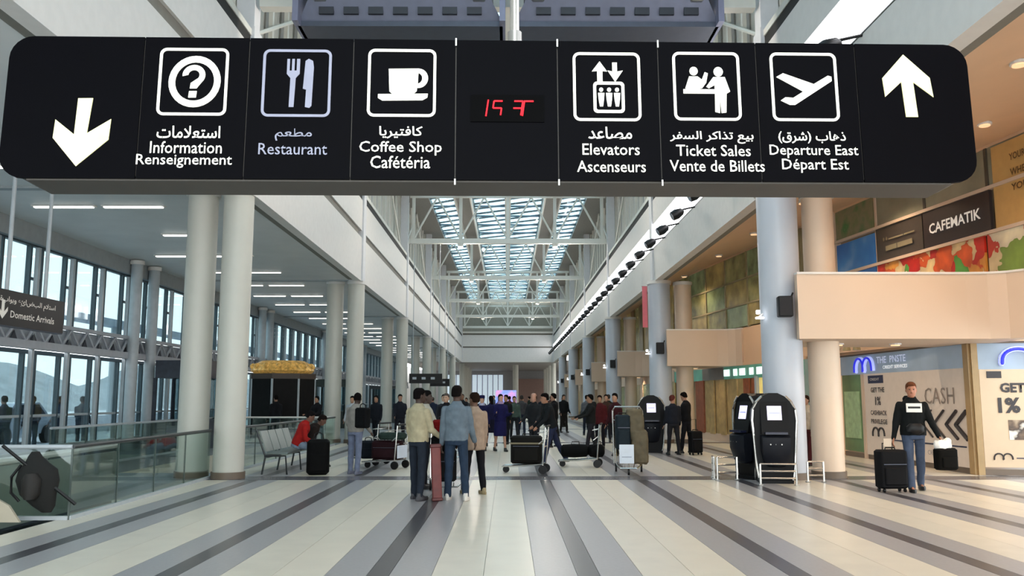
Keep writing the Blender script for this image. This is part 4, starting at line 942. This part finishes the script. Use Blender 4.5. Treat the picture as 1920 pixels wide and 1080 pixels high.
    if hood and hood != 'long':
        mb.loft([[tp(a * cos(2 * pi * k / 12), -.1 + b * sin(2 * pi * k / 12), zz) for k in range(12)] for zz, a, b in ((.38, .06, .04), (.45, .1, .07), (.54, .11, .07), (.58, .08, .045))])
    mb.loft([[tp(a * cos(2 * pi * k / 12), b * sin(2 * pi * k / 12), zz) for k in range(12)] for zz, a, b in ((.51, .085, .075), (.56, .07, .068))])
    remeshed(mb, 'jacket', cloth(top), t, vx * 1.2, 2, .008, x + 3, top_label)
    # shoes
    sm_ = mat('shoe_' + shoes, shoes, .5)
    for l in L:
        a = l[2]; toe = Vector((0, 1, 0)); zz = a.z - .07
        MB().loft([[Vector((a.x + rx * cos(2 * pi * k / 12), a.y + .05 + ry * sin(2 * pi * k / 12), zz + dz)) for k in range(12)] for dz, rx, ry in ((0.0, .045, .135), (.03, .05, .14), (.055, .045, .12))] ).build('shoe', sm_, t, True)
        MB().loft([[Vector((a.x + rx * cos(2 * pi * k / 12), a.y + oy + ry * sin(2 * pi * k / 12), zz + dz)) for k in range(12)] for dz, rx, ry, oy in ((.04, .045, .1, .03), (.08, .042, .06, .0), (.11, .04, .045, -.005))]).build('shoe_upper', sm_, t, True)
    if scarf: MB().loft([[tp(a * cos(2 * pi * k / 12), .01 + b * sin(2 * pi * k / 12), zz) for k in range(12)] for zz, a, b in ((.5, .1, .095), (.54, .105, .1), (.59, .08, .08))]).build('scarf', cloth(scarf), t, True)
    if hat:
        MB().loft([[hd((a * cos(2 * pi * k / 14), -.01 + b * sin(2 * pi * k / 14), zz)) for k in range(14)] for zz, a, b in ((.05, .09, .11), (.08, .095, .115), (.14, .085, .1), (.15, .05, .06))]).build('hat', cloth(hat), t, True)
    t['hands'] = 0
    return t, A, tp, pel
def strap_bag(name, label, x, y, z, w_, d_, h_, hx, rz=0, group=None, handle=True, cat='bag'):
    t = thing(name, label, cat, (x, y, z), R(rz), group); m_ = mat('bag_' + hx, dim(hx, .5), .85, spec=.12, var=.2, scale=12, bump=.2)
    MB().bevbox(-w_ / 2, w_ / 2, -d_ / 2, d_ / 2, 0, h_, min(w_, d_) * .28, 4).build('body', m_, t, True)
    MB().bevbox(-w_ * .36, w_ * .36, -d_ / 2 - .03, -d_ / 2 + .02, h_ * .12, h_ * .6, .02).build('pocket', m_, t, True)
    if handle: MB().path([(-w_ * .22, 0, h_ * .97), (-w_ * .18, 0, h_ * 1.15), (0, 0, h_ * 1.2), (w_ * .18, 0, h_ * 1.15), (w_ * .22, 0, h_ * .97)], .012, 6).build('handle', M['blackp'], t, True)
    return t
def suitcase(label, x, y, z, w_, d_, h_, hx, rz=0, wheels=True, trolley=True, band=None, group=None, tilt=0, reach=.32):
    t = thing('suitcase', label, 'suitcase', (x, y, z), R(rz), group); m_ = mat('case_' + hx, dim(hx, .45), .7, spec=.15, var=.12, scale=10, bump=.08)
    if tilt: t.rotation_euler = (R(tilt), 0, R(rz))
    z0 = .06 if wheels else 0
    MB().bevbox(-w_ / 2, w_ / 2, -d_ / 2, d_ / 2, z0, z0 + h_, min(w_, d_) * .22, 4).build('shell', m_, t, True)
    MB().bevbox(-w_ * .4, w_ * .4, -d_ / 2 - .035, -d_ / 2 + .02, z0 + h_ * .1, z0 + h_ * .55, .03).build('pocket', m_, t, True)
    MB().box(-w_ * .42, w_ * .42, -d_ / 2 - .012, -d_ / 2 + .01, z0 + h_ * .62, z0 + h_ * .64).build('zip', M['dsteel'], t)
    MB().path([(-.09, 0, z0 + h_), (-.08, 0, z0 + h_ + .035), (.08, 0, z0 + h_ + .035), (.09, 0, z0 + h_)], .012, 6).build('grip', M['blackp'], t, True)
    if band: MB().box(-w_ / 2 - .004, w_ / 2 + .004, -d_ / 2 - .004, d_ / 2 + .004, z0 + h_ * .7, z0 + h_ * .76).build('band', mat('band_' + band, band, .5), t)
    if trolley: MB().path([(-.085, d_ * .3, z0 + h_ - .02), (-.085, d_ * .3, z0 + h_ + reach), (.085, d_ * .3, z0 + h_ + reach), (.085, d_ * .3, z0 + h_ - .02)], .012, 6).build('trolley_handle', M['blackp'], t, True)
    if wheels:
        for sx in (-1, 1):
            for sy in (-1, 1): MB().tube((sx * w_ * .38 - .015, sy * d_ * .3, .03), (sx * w_ * .38 + .015, sy * d_ * .3, .03), .03, 10).build('wheel', M['blackp'], t, True)
    return t
def cart(label, x, y, rz, panel=True):
    """airport luggage trolley: +y of the trolley is its front"""
    t = thing('luggage_cart', label, 'luggage cart', (x, y, 0), R(rz))
    ch = M['chrome']
    for sx in (-1, 1):
        MB().path([(.26 * sx, -.42, .98), (.27 * sx, -.40, .7), (.27 * sx, -.36, .2), (.24 * sx, .1, .16), (.16 * sx, .52, .14)], .016, 8).build('side_rail', ch, t, True)
        MB().tube((.27 * sx - .02, -.36, .09), (.27 * sx + .02, -.36, .09), .09, 14).build('wheel', M['blackp'], t, True)
        MB().path([(.27 * sx, -.36, .2), (.27 * sx, -.36, .09)], .014, 6).build('fork', ch, t)
    MB().tube((-.02, .46, .07), (.02, .46, .07), .07, 14).build('wheel', M['blackp'], t, True)
    MB().tube((-.3, -.44, .98), (.3, -.44, .98), .022, 8).build('handle', M['blackp'], t, True)
    MB().tube((-.27, -.38, .55), (.27, -.38, .55), .014, 6).tube((-.16, .52, .14), (.16, .52, .14), .014, 6).tube((-.27, -.36, .2), (.27, -.36, .2), .014, 6).tube((0, -.36, .2), (0, .52, .14), .014, 6).tube((-.13, -.36, .2), (-.1, .52, .14), .01, 6).tube((.13, -.36, .2), (.1, .52, .14), .01, 6).build('platform', ch, t)
    MB().path([(-.24, -.4, .72), (-.24, -.28, .62), (.24, -.28, .62), (.24, -.4, .72)], .01, 6).path([(-.24, -.38, .86), (-.24, -.26, .84), (.24, -.26, .84), (.24, -.38, .86)], .01, 6).build('basket', ch, t)
    if panel: MB().box(-.24, .24, -.415, -.405, .24, .52).build('advert_panel', mat('advert_white', 'c9d4e4', .4), t)
    return t

# four men in the foreground
p3, A3, *_ = person('person from behind in a light denim shirt and blue jeans, in the foreground group', -.80, 13.5, -8, 1.80, '74828f', '2c3c52', '4a3428', '14100e', 'b9b6b0', legs=((2, 3, 0), (-3, 5, 4)), arms=((0, 7, 12), (10, 9, 25)), detail=0, headturn=-12)
p1, A1, *_ = person('person in a cream jacket and dark jeans, left one of the foreground group', -1.40, 13.55, -38, 1.76, 'c4b898', '262d3a', '3f2b21', '120e0c', '2a2a30', legs=((4, 2, 0), (-4, 4, 6)), arms=((3, 6, 20), (14, 8, 45)), detail=0, headturn=-18)
p2, A2, *_ = person('person in a pale jacket over a green shirt behind the cream jacket', -1.45, 15.2, -62, 1.74, 'c2c0b0', '20242c', '3a281f', '120e0c', '1d1d20', legs=((3, 2, 0), (-5, 3, 4)), arms=((20, 6, 40), (25, 10, 50)), detail=1, headturn=-25)
p4, A4, *_ = person('person in a long beige shirt and black trousers right of the denim shirt', -.55, 14.35, 25, 1.70, 'b79f8b', '15151a', '6a4a38', '2c1c12', '8a7a5a', legs=((6, 3, 0), (-4, 3, 4)), arms=((5, 7, 30), (5, 7, 20)), detail=1, coat=.14, headturn=20)
cart('luggage cart inside the foreground group of men', -1.02, 14.6, 185, False)
suitcase('black suitcase on the cart of the foreground group', -1.05, 14.45, .2, .4, .28, .52, '14161a', 4, False, False)
strap_bag('travel_bag', 'red bag lying on the black suitcase of the foreground group', -1.08, 14.3, .95, .34, .26, .26, 'd21f1c', 10)
strap_bag('travel_bag', 'black bag under the red bag of the foreground group', -1.06, 14.42, .73, .42, .3, .22, '16181c', -5)
t = thing('long_case', 'long upright red wrapped case in front of the foreground cart', 'case', (-1.08, 13.42, 0)); t.rotation_euler = (R(-3), R(-2.5), R(8))
MB().bevbox(-.075, .075, -.07, .07, .02, .84, .025).build('body', mat('wrapped_red_brown', '5e1f1c', .5, var=.2, scale=8, bump=.2), t, True); MB().bevbox(-.085, .085, -.08, .08, .0, .05, .02).build('end_cap', mat('case_cap_red', '4e1715', .5), t, True); MB().bevbox(-.085, .085, -.08, .08, .8, .86, .02).build('end_cap', MATS['case_cap_red'], t, True)

# man on the right with his luggage
pr, Ar, *_ = person('person in a black hooded sweatshirt with white print walking with a rolling suitcase', 6.93, 14.75, 168, 1.90, '14181a', '525f78', 'b77a5c', '7a4a30', '1a1a1c', legs=((-9, 2, 10), (13, 1, 3)), arms=((12, 18, 14), (4, 14, 6)), detail=0, hood=True, headturn=-8, nod=6, bulk=1.05)
def onbody(p, local): return p.matrix_world @ Vector(local)
bpy.context.view_layer.update()
MB().bevbox(-.115, .115, .142, .158, 1.22, 1.36, .004).build('chest_print', mat('print_white', 'e2e2dc', .6), pr); MB().box(-.09, .09, .157, .162, 1.28, 1.31).build('chest_print_letters', M['blackp'], pr)
MB().loft([[(.13 * a * cos(2 * pi * k / 12), .16 + .05 * a * sin(2 * pi * k / 12), z) for k in range(12)] for z, a in ((.88, .4), (.92, 1), (1.0, 1.05), (1.05, .6))]).build('waist_bag', M['blackp'], pr, True)
MB().path([(-.17, .02, 1.02), (0, .15, 1.02), (.17, .02, 1.02)], .012, 6).build('waist_strap', M['blackp'], pr, True)
wa = onbody(pr, Ar[1][2] + Ar[1][3] * .08); wb = onbody(pr, Ar[0][2] + Ar[0][3] * .08)
print('HANDS', wa, wb)
if wa.x > wb.x: wa, wb = wb, wa
bag_ = suitcase('large black rolling suitcase pulled by the person in the hooded sweatshirt', wa.x - .1, wa.y - .1, 0, .48, .28, .64, '14161c', 6, True, True, reach=wa.z - .7)
MB().box(-.07, .07, .06, .07, .74, .88).build('tag', mat('tag_cream', 'c9b8a4', .6), bag_)
t = strap_bag('hand_bag', 'black handbag hanging from the hand of the person in the hooded sweatshirt', wb.x + .04, wb.y - .02, wb.z - .47, .36, .2, .36, '15130f', 8); 
MB().path([(-.1, 0, .34), (-.08, 0, .43), (-.04, 0, .47), (.0, 0, .43), (.08, 0, .34)], .014, 6).build('carry_strap', M['blackp'], t, True)
t = thing('plastic_bag', 'crumpled white plastic bag in the hand above the black handbag', 'bag', (wb.x + .0, wb.y - .02, wb.z - .06))
remeshed(MB().ball((0, 0, .0), .13, 1.2, .7, .75, 12, 8).ball((.08, 0, .06), .07, 1, .8, .8), 'body', mat('plastic_white', 'eeeae4', .35), t, .014, 1, .03, 4.2)

# people around the left bench
person('person from behind in a grey jacket and lilac jeans standing beside the bench', -3.18, 18.1, -25, 1.72, '9a9690', '7c86a0', '3b2a22', '0e0c0c', '55596a', legs=((2, 3, 0), (-6, 4, 6)), arms=((5, 8, 35), (8, 8, 35)), detail=1, nod=14, headturn=20)
strap_bag('backpack', 'black backpack on the back of the grey jacket beside the bench', -3.02, 17.98, .95, .3, .2, .42, '17181c', -25)
person('person seated on the bench in a red top with pale blue jeans', -4.55, 18.75, -80, 1.66, 'b3221f', '8fa0b5', '7a5444', '141012', '202024', z=.02, legs=((80, 8, 82), (74, 8, 70)), arms=((25, 6, 60), (30, 6, 50)), lean=22, nod=15, detail=1)
person('person seated on the bench leaning forward in a dark brown coat', -4.62, 19.5, -80, 1.72, '2b211d', '3a2526', '6a4a3a', '1d1512', '1a1a1a', z=.02, legs=((80, 8, 75), (82, 8, 80)), arms=((30, 6, 60), (30, 6, 50)), lean=40, nod=10, detail=1)
strap_bag('backpack', 'large black bag standing on the floor in front of the bench', -3.93, 18.02, 0, .46, .4, .72, '131315', 10)
t = thing('bench', 'metal waiting bench with pale mesh backrests by the left balustrade', 'bench', (-5.0, 18.0, 0), R(0))
for i in range(4):
    y = .1 + i * .58
    MB().bevbox(-.02, .42, y, y + .52, .40, .44, .015).build('seat', mat('bench_seat', '5e6866', .4, .4), t)
    MB().add([(-.05, y, .46), (-.05, y + .52, .46), (-.2, y + .52, .88), (-.2, y, .88), (-.02, y, .46), (-.02, y + .52, .46), (-.17, y + .52, .88), (-.17, y, .88)], [(0, 3, 2, 1), (4, 5, 6, 7), (0, 1, 5, 4), (1, 2, 6, 5), (2, 3, 7, 6), (3, 0, 4, 7)]).build('backrest', mat('bench_back', '8d9590', .4, .3), t)
for y in (.0, 1.2, 2.45):
    MB().path([(-.22, y, .9), (-.04, y, .42), (-.02, y, .36), (-.08, y, .0)], .02, 8).build('leg', M['rail'], t, True); MB().path([(-.04, y, .38), (.4, y, .38), (.44, y, 0)], .02, 8).build('leg', M['rail'], t, True)
MB().box(-.03, .05, 0, 2.45, .34, .4).build('beam', M['rail'], t)
# luggage carts on the left
cart('luggage cart with maroon luggage left of the foreground group', -2.75, 19.6, 70, True)
suitcase('maroon suitcase lying on the left luggage cart', -2.7, 19.6, .2, .7, .36, .42, '4f1d2c', -12, False, False)
strap_bag('travel_bag', 'green and pale folded coat on the maroon suitcase', -2.6, 19.55, .64, .62, .34, .16, '4e6a60', -12, None, False)
strap_bag('travel_bag', 'small dark blue bag on the rear of the left luggage cart', -3.2, 19.9, .2, .36, .3, .4, '262f3e', 10)
cart('empty steel luggage cart behind the left luggage cart', -3.35, 20.8, 70, True)
strap_bag('travel_bag', 'white and blue carrier bag on the empty steel cart', -3.6, 20.7, .2, .4, .3, .34, 'b7bdc8', 15)
# carts in the middle
cart('luggage cart with a large olive black suitcase near the hall centre', .42, 18.4, 80, False)
suitcase('large olive black suitcase on the centre luggage cart', .40, 18.35, .2, .66, .34, .58, '1d1b14', -6, False, False, '6b6248')
cart('luggage cart with two black duffel bags right of the hall centre', 1.72, 20.0, 80, False)
for i, (dx, w_, lab) in enumerate(((-.12, .62, 'long black duffel bag on the second centre cart, left one'), (.38, .36, 'round black duffel bag on the second centre cart, right one'))):
    t = thing('duffel_bag', lab, 'bag', (1.66 + dx, 19.95, .22), R(4))
    MB().loft([[(xx, .16 * rr_ * cos(2 * pi * k / 14), .15 + .15 * rr_ * sin(2 * pi * k / 14)) for k in range(14)] for xx, rr_ in ((-w_ / 2, .6), (-w_ / 2 + .04, .95), (0, 1.05), (w_ / 2 - .04, .95), (w_ / 2, .6))]).build('body', mat('duffel_black', '0a0b0c', .8, spec=.1, bump=.2), t, True)
    MB().path([(-.1, -.12, .26), (-.08, -.14, .36), (.08, -.14, .36), (.1, -.12, .26)], .012, 6).build('handle', M['blackp'], t, True)
# tall loaded cart
cart('tall loaded luggage cart with a white advert panel', 2.55, 18.3, 172, False)
t = thing('advert_board', 'white advert board hanging on the front of the tall loaded cart', 'board', (2.44, 17.78, .24)); MB().bevbox(-.15, .15, -.01, .01, 0, .38, .005).build('board', mat('advert_pale', 'ccd6e2', .4), t); MB().box(-.1, .1, -.014, -.009, .12, .14).build('print_line', mat('advert_grey', '9aa6b8', .5), t)
suitcase('tall blue grey suitcase standing on the tall loaded cart', 2.42, 18.2, .5, .3, .26, .72, '3f5666', 4, False, False)
t = thing('wrapped_bundle', 'tall olive brown wrapped bundle on the tall loaded cart', 'bundle', (2.75, 18.25, .2))
remeshed(MB().bevbox(-.16, .2, -.18, .18, 0, .7, .08).bevbox(-.2, .12, -.16, .16, .5, 1.0, .07).bevbox(-.25, .1, -.14, .14, .9, 1.14, .06), 'wrapping', mat('olive_brown_cloth', '584f3b', .75, var=.2, bump=.3), t, .02, 2, .02, 2.2)
t = thing('folded_frame', 'steel frame over the top of the tall loaded cart', 'frame', (2.6, 18.4, 0)); MB().path([(-.34, 0, .2), (-.36, 0, 1.3), (-.32, 0, 1.38), (.22, 0, 1.38), (.27, 0, 1.3), (.3, 0, .2)], .02, 8).build('frame', M['chrome'], t, True); MB().tube((-.35, 0, 1.1), (.28, 0, 1.1), .014, 6).build('crossbar', M['chrome'], t)

# check-in kiosks
def kiosk(label, x, y, rz, lab2):
    t = thing('check_in_kiosk', label, 'kiosk', (x, y, 0), R(rz))
    bk = mat('kiosk_black', '08090c', .4, var=.1, spec=.15); bl = mat('kiosk_blue_black', '12151d', .45, spec=.2)
    prof = [(.0, .26), (.1, .30), (.3, .33), (.6, .35), (.9, .37), (1.15, .39), (1.35, .37), (1.5, .30), (1.6, .2), (1.66, .08)]
    side = [(w_, z) for z, w_ in prof] + [(-w_, z) for z, w_ in reversed(prof)]
    MB().prism([(p[0], p[1]) for p in side], .02, .42).build('body', bk, t)
    # front bulge and tilted screen panel
    MB().loft([[(xx * a, -yy * b, z) for xx, yy in ((-.27, 0), (-.25, .8), (-.15, 1), (0, 1.06), (.15, 1), (.25, .8), (.27, 0))] for z, a, b in ((.3, .5, .1), (.36, .8, .16), (.6, .98, .24), (.84, 1.0, .24), (.88, .98, .16))]).build('front_housing', bl, t, True)
    MB().add([(-.25, -.1, .9), (.25, -.1, .9), (.25, .02, 1.5), (-.25, .02, 1.5), (-.25, .1, .9), (.25, .1, .9), (.25, .1, 1.5), (-.25, .1, 1.5)], [(0, 1, 2, 3), (4, 7, 6, 5), (0, 4, 5, 1), (1, 5, 6, 2), (2, 6, 7, 3), (3, 7, 4, 0)]).build('screen_bezel', bk, t)
    f_ = lambda z: -.1 + (z - .9) * .2
    sc_ = MB().add([(-.13, f_(1.16) - .006, 1.16), (.13, f_(1.16) - .006, 1.16), (.13, f_(1.42) - .006, 1.42), (-.13, f_(1.42) - .006, 1.42)], [(0, 1, 2, 3)]).build('screen', mat('screen_lilac', 'd9d4f4', .3, emit=.8, var=.02), t, label='lit lilac screen')
    MB().box(-.1, .1, f_(1.29) - .008, f_(1.29) - .004, 1.27, 1.3).build('screen_text', mat('screen_text_blue', '9aa0d8', .3, emit=.5), sc_)
    MB().box(-.2, .2, -.22, -.08, .9, .94).build('shelf', mat('shelf_navy', '161a33', .3), t)
    for sx in (-1, 1):
        MB().path([(sx * (w_ + .015), .0, z) for z, w_ in prof[:-1]], .022, 8).build('silver_trim', M['chrome'], t, True)
    MB().box(-.3, .3, -.05, .46, 0, .06).build('foot', bk, t)
    for k in range(3): MB().tube((-.12 + k * .1, -.252, .72), (-.12 + k * .1, -.24, .72), .012, 8).build('button', M['steel'], t)
    return t
kiosk('black curved check-in kiosk with a lit screen in front of the nearest grey column', 4.98, 16.1, -8, '')
kiosk('second black check-in kiosk seen edge on, left of the first', 4.68, 17.05, -72, '')
kiosk('distant check-in kiosk with bright screen behind the tall loaded cart', 4.2, 25.2, -5, '')
def barrier(label, x, y, w_, h_, rz, n=3):
    t = thing('barrier_rail', label, 'barrier', (x, y, 0), R(rz))
    for sx in (-1, 1): MB().tube((sx * w_ / 2, 0, 0), (sx * w_ / 2, 0, h_), .02, 8).build('post', M['chrome'], t, True)
    for k in range(n): z = h_ * (1 - k * .33); MB().tube((-w_ / 2, 0, z), (w_ / 2, 0, z), .017, 8).build('rail', M['chrome'], t, True)
    for sx in (-1, 1): MB().bevbox(sx * w_ / 2 - .04, sx * w_ / 2 + .04, -.04, .04, 0, .02, .01).build('foot', M['steel'], t)
    return t
barrier('steel guard rail in front of the near check-in kiosk', 4.9, 15.72, .64, .38, -5)
barrier('steel guard rail left of the edge on kiosk', 4.22, 16.7, .4, .44, 10); barrier('steel guard rail behind the left guard rail, turned away', 4.05, 17.1, .45, .42, 80)
barrier('steel guard rail right of the nearest grey column', 5.78, 16.3, .3, .38, 0)

# middle and background people: label, x, y, heading, height, colours ...
crowd = [
 ('person with bald head in a dark jacket behind the olive suitcase', .72, 23.5, 150, 1.76, '23262a', '2a2c33', 'c08f78', '5a4438', dict(bald=True, arms=((20, 8, 40), (20, 8, 40)))),
 ('person in a dark jacket and blue trousers bending over the olive suitcase', 1.05, 20.6, 100, 1.78, '1b1f22', '2d3552', 'a87a60', '14110f', dict(lean=14, legs=((18, 4, 5), (-22, 4, 8)), arms=((35, 8, 30), (30, 8, 40)))),
 ('person in a dark parka pushing the cart of duffel bags', 2.35, 24.4, 100, 1.74, '1e2020', '2b2a30', '9a7258', '120f0e', dict(arms=((40, 8, 30), (40, 8, 30)), hood=True, legs=((14, 3, 4), (-12, 3, 8)))),
 ('person in a maroon coat walking behind the duffel bag cart', 2.95, 27.6, 170, 1.72, '5a1d22', '1d1b22', 'b08468', '2a1a14', dict(legs=((12, 2, 4), (-10, 2, 8)), coat=.1)),
 ('person in a dark red jacket with black trousers left of the tall loaded cart', 3.0, 24.0, 130, 1.76, '41191e', '121216', 'b88a70', '16100e', dict(legs=((10, 3, 2), (-10, 3, 6)), headturn=20)),
 ('person with dark hair and grey coat behind the tall cart', 4.6, 27.2, 10, 1.68, '3a3f48', '23262e', 'a88068', '17120f', dict(coat=.1)),
 ('person in a navy jacket left one of the pair at the second grey column', 4.66, 24.3, 10, 1.70, '20242e', '26262c', 'b98870', '7a3f38', dict(headturn=-60, legs=((4, 3, 0), (-4, 3, 4)))),
 ('person in a black jacket looking down, right one of the pair by the column', 5.15, 24.9, 60, 1.80, '17171b', '1c1c22', 'a87c64', '14100f', dict(nod=15, arms=((35, 6, 60), (30, 6, 60)))),
 ('person in navy uniform dress with pale scarf, left one', -.78, 26.2, 175, 1.68, '1b1a4a', '1b1a4a', 'c49a80', '1a1412', dict(skirt=True, scarf='c9c9e6', hat='1b1a4a')),
 ('person in navy uniform dress with crossed arms, right one', -.22, 25.8, 200, 1.74, '1d1c52', '1d1c52', 'c09078', '1a1412', dict(skirt=True, arms=((20, 5, 90), (20, 5, 90)), twist=(40, 40), scarf='b9a0c8')),
 ('person in navy uniform behind the two uniform dresses', -.55, 28.6, 20, 1.70, '20204a', '1a1a30', 'b98a70', '15110f', dict(skirt=True)),
 ('person in dark clothes by the left balustrade, left one of two', -4.6, 30.2, 160, 1.72, '1c2028', '1c2028', 'a87c64', '14100f', dict()),
 ('person in dark clothes by the left balustrade, right one of two', -3.7, 29.6, 195, 1.76, '20222c', '22242c', 'a87c64', '14100f', dict(arms=((20, 6, 70), (20, 6, 40)))),
 ('person in a pale shirt behind the grey jacket near the second ivory column', -5.3, 29.4, 175, 1.70, 'c9ced4', '2c3448', 'b08468', '14100f', dict()),
 ('person in a black coat leaning on the rail by the kiosk', -6.7, 30.3, 150, 1.70, '1b1b20', '1e1f26', 'a57a60', '14100f', dict(arms=((30, 8, 50), (30, 8, 50)))),
 ('person in a dark hooded coat right of the person leaning by the kiosk', -5.9, 32.3, 190, 1.72, '24282a', '1e1f26', 'a57a60', '14100f', dict(hood=True)),
 ('person in front of the gold topped kiosk with dark jacket', -8.3, 30.9, 40, 1.74, '1b1b20', '262a36', 'a57a60', '14100f', dict()),
 ('person in dark red trousers glimpsed right of the nearest grey column', 7.05, 20.3, 120, 1.68, 'd6c6b0', '4a1a1e', 'b08468', '3a2418', dict(bald=False)),
 ('person with grey beard behind the pale jacket of the foreground group', -1.6, 22.5, 160, 1.74, '1c1c22', '24242a', 'c09a80', '6a625c', dict()),
 ('person in a white shirt and dark vest behind the denim shirt', -2.0, 27.0, 175, 1.74, '30343c', '22242a', 'c09a80', '2a2420', dict(scarf='d8d8d8')),
 ('person in black beside the centre left luggage', -.05, 30.0, 150, 1.74, '17191c', '1b1c22', 'b08468', '15110f', dict()),
 ('person in a green grey jacket behind the bald person', .25, 33.0, 185, 1.70, '4d6058', '2b2d33', 'b88c74', '2c2018', dict()),
 ('person in black looking left between the two centre carts', 1.5, 28.0, 90, 1.78, '151619', '1b1c22', 'a87c64', '120f0e', dict(arms=((40, 8, 40), (20, 8, 30)))),
 ('person in brown jacket behind the maroon coat', 3.6, 31.5, 175, 1.76, '4a3228', '23232a', 'b88c74', '2c2018', dict()),
]
for (lab, x, y, f_, h_, top_, bot_, sk_, hr_, kw) in crowd: person(lab, x, y, f_, h_, top_, bot_, sk_, hr_, detail=2 if y > 22.6 else 1, **kw)
suitcase('black rolling suitcase beside the pair at the second grey column', 5.25, 24.2, 0, .36, .26, .6, '15151a', 20)
rnd = random.Random(11)
tops = ['1d2026', '2b2f38', '3c2226', '4a4a4e', '2a3348', '514437', '16181b', '6b6f76', '243028', '5a2f30']
words = {'1d2026': 'charcoal', '2b2f38': 'slate', '3c2226': 'wine', '4a4a4e': 'grey', '2a3348': 'navy', '514437': 'brown', '16181b': 'black', '6b6f76': 'pale grey', '243028': 'dark green', '5a2f30': 'brick red'}
far_spots = [(-1.9, 36), (-1.2, 40), (-.3, 38), (.6, 37), (1.2, 42), (1.9, 36), (2.6, 40), (3.4, 37), (4.1, 35), (.1, 47), (.9, 52), (2.0, 50), (3.1, 48), (-2.3, 48), (-3.4, 39), (-4.3, 44), (4.2, 44), (-.9, 56), (1.5, 60), (2.9, 58)]
def side_word(x, y):
    px = 952 + 1600 * x / y
    return 'at pixel'
for i, (x, y) in enumerate(far_spots):
    tp_ = tops[i % 10]
    rank = sorted(far_spots, key=lambda q: q[0] / q[1]).index((x, y))
    person('far person in %s clothes in the back crowd, %s from the left' % (words[tp_], ORD[rank] if rank else 'first'), x, y, rnd.choice((0, 30, 160, 180, 200, 90)), 1.66 + rnd.random() * .16, tp_, rnd.choice(('1c1f28', '262c3e', '2a2622')),
           rnd.choice(('b98a70', '8a6048', 'c49a80')), rnd.choice(('15110f', '2a1d16', '4a4440')), detail=2, legs=((10, 2, 2), (-10, 2, 8)) if i % 2 else ((3, 3, 0), (-3, 3, 3)), arms=((rnd.randint(0, 30), 7, 30), (rnd.randint(0, 20), 7, 20)))
for i, (x, y, tp_) in enumerate(((-13.4, 23.0, '2c3548'), (-13.3, 24.2, '2a3040'), (-13.5, 26.0, '3c4658'), (-13.3, 27.0, '33404f'))):
    person('person outside the left window wall, %s from the left' % ORD[i].replace('nearest', 'first'), x, y, (60, 200, 150, 10)[i], 1.7, tp_, '39404f', '8a6a5a', '1b1a1e', z=-.02, detail=2, arms=((20, 6, 50), (10, 6, 20)))
MB().box(-19.9, -12.2, -10, 110, -.3, -.02).build('paving', mat('outside_paving', 'a9aeb8', .7), og)
t = thing('parked_car', 'pale car parked outside behind the left window wall', 'car', (-17.5, 30, -.02), R(90))
cp_ = [(-2.1, .35), (-2.1, .8), (-1.3, .92), (-.7, 1.42), (.8, 1.45), (1.5, .98), (2.1, .85), (2.15, .35)]
MB().prism(cp_, -.8, .8).build('body', mat('car_paint_pale', 'aab4c4', .3, .2), t)
for xx in (-1.3, 1.35):
    for yy in (-.82, .82): MB().tube((xx, yy - .1, .32), (xx, yy + .1, .32), .32, 16).build('wheel', M['blackp'], t, True)
MB().prism([(-1.15, .95), (-.65, 1.36), (.75, 1.38), (1.3, .98)], -.82, .82).build('window', mat('car_glass', '2a323c', .1), t)
bpy.data.scenes.remove(tmp_scene)
bpy.context.view_layer.update()
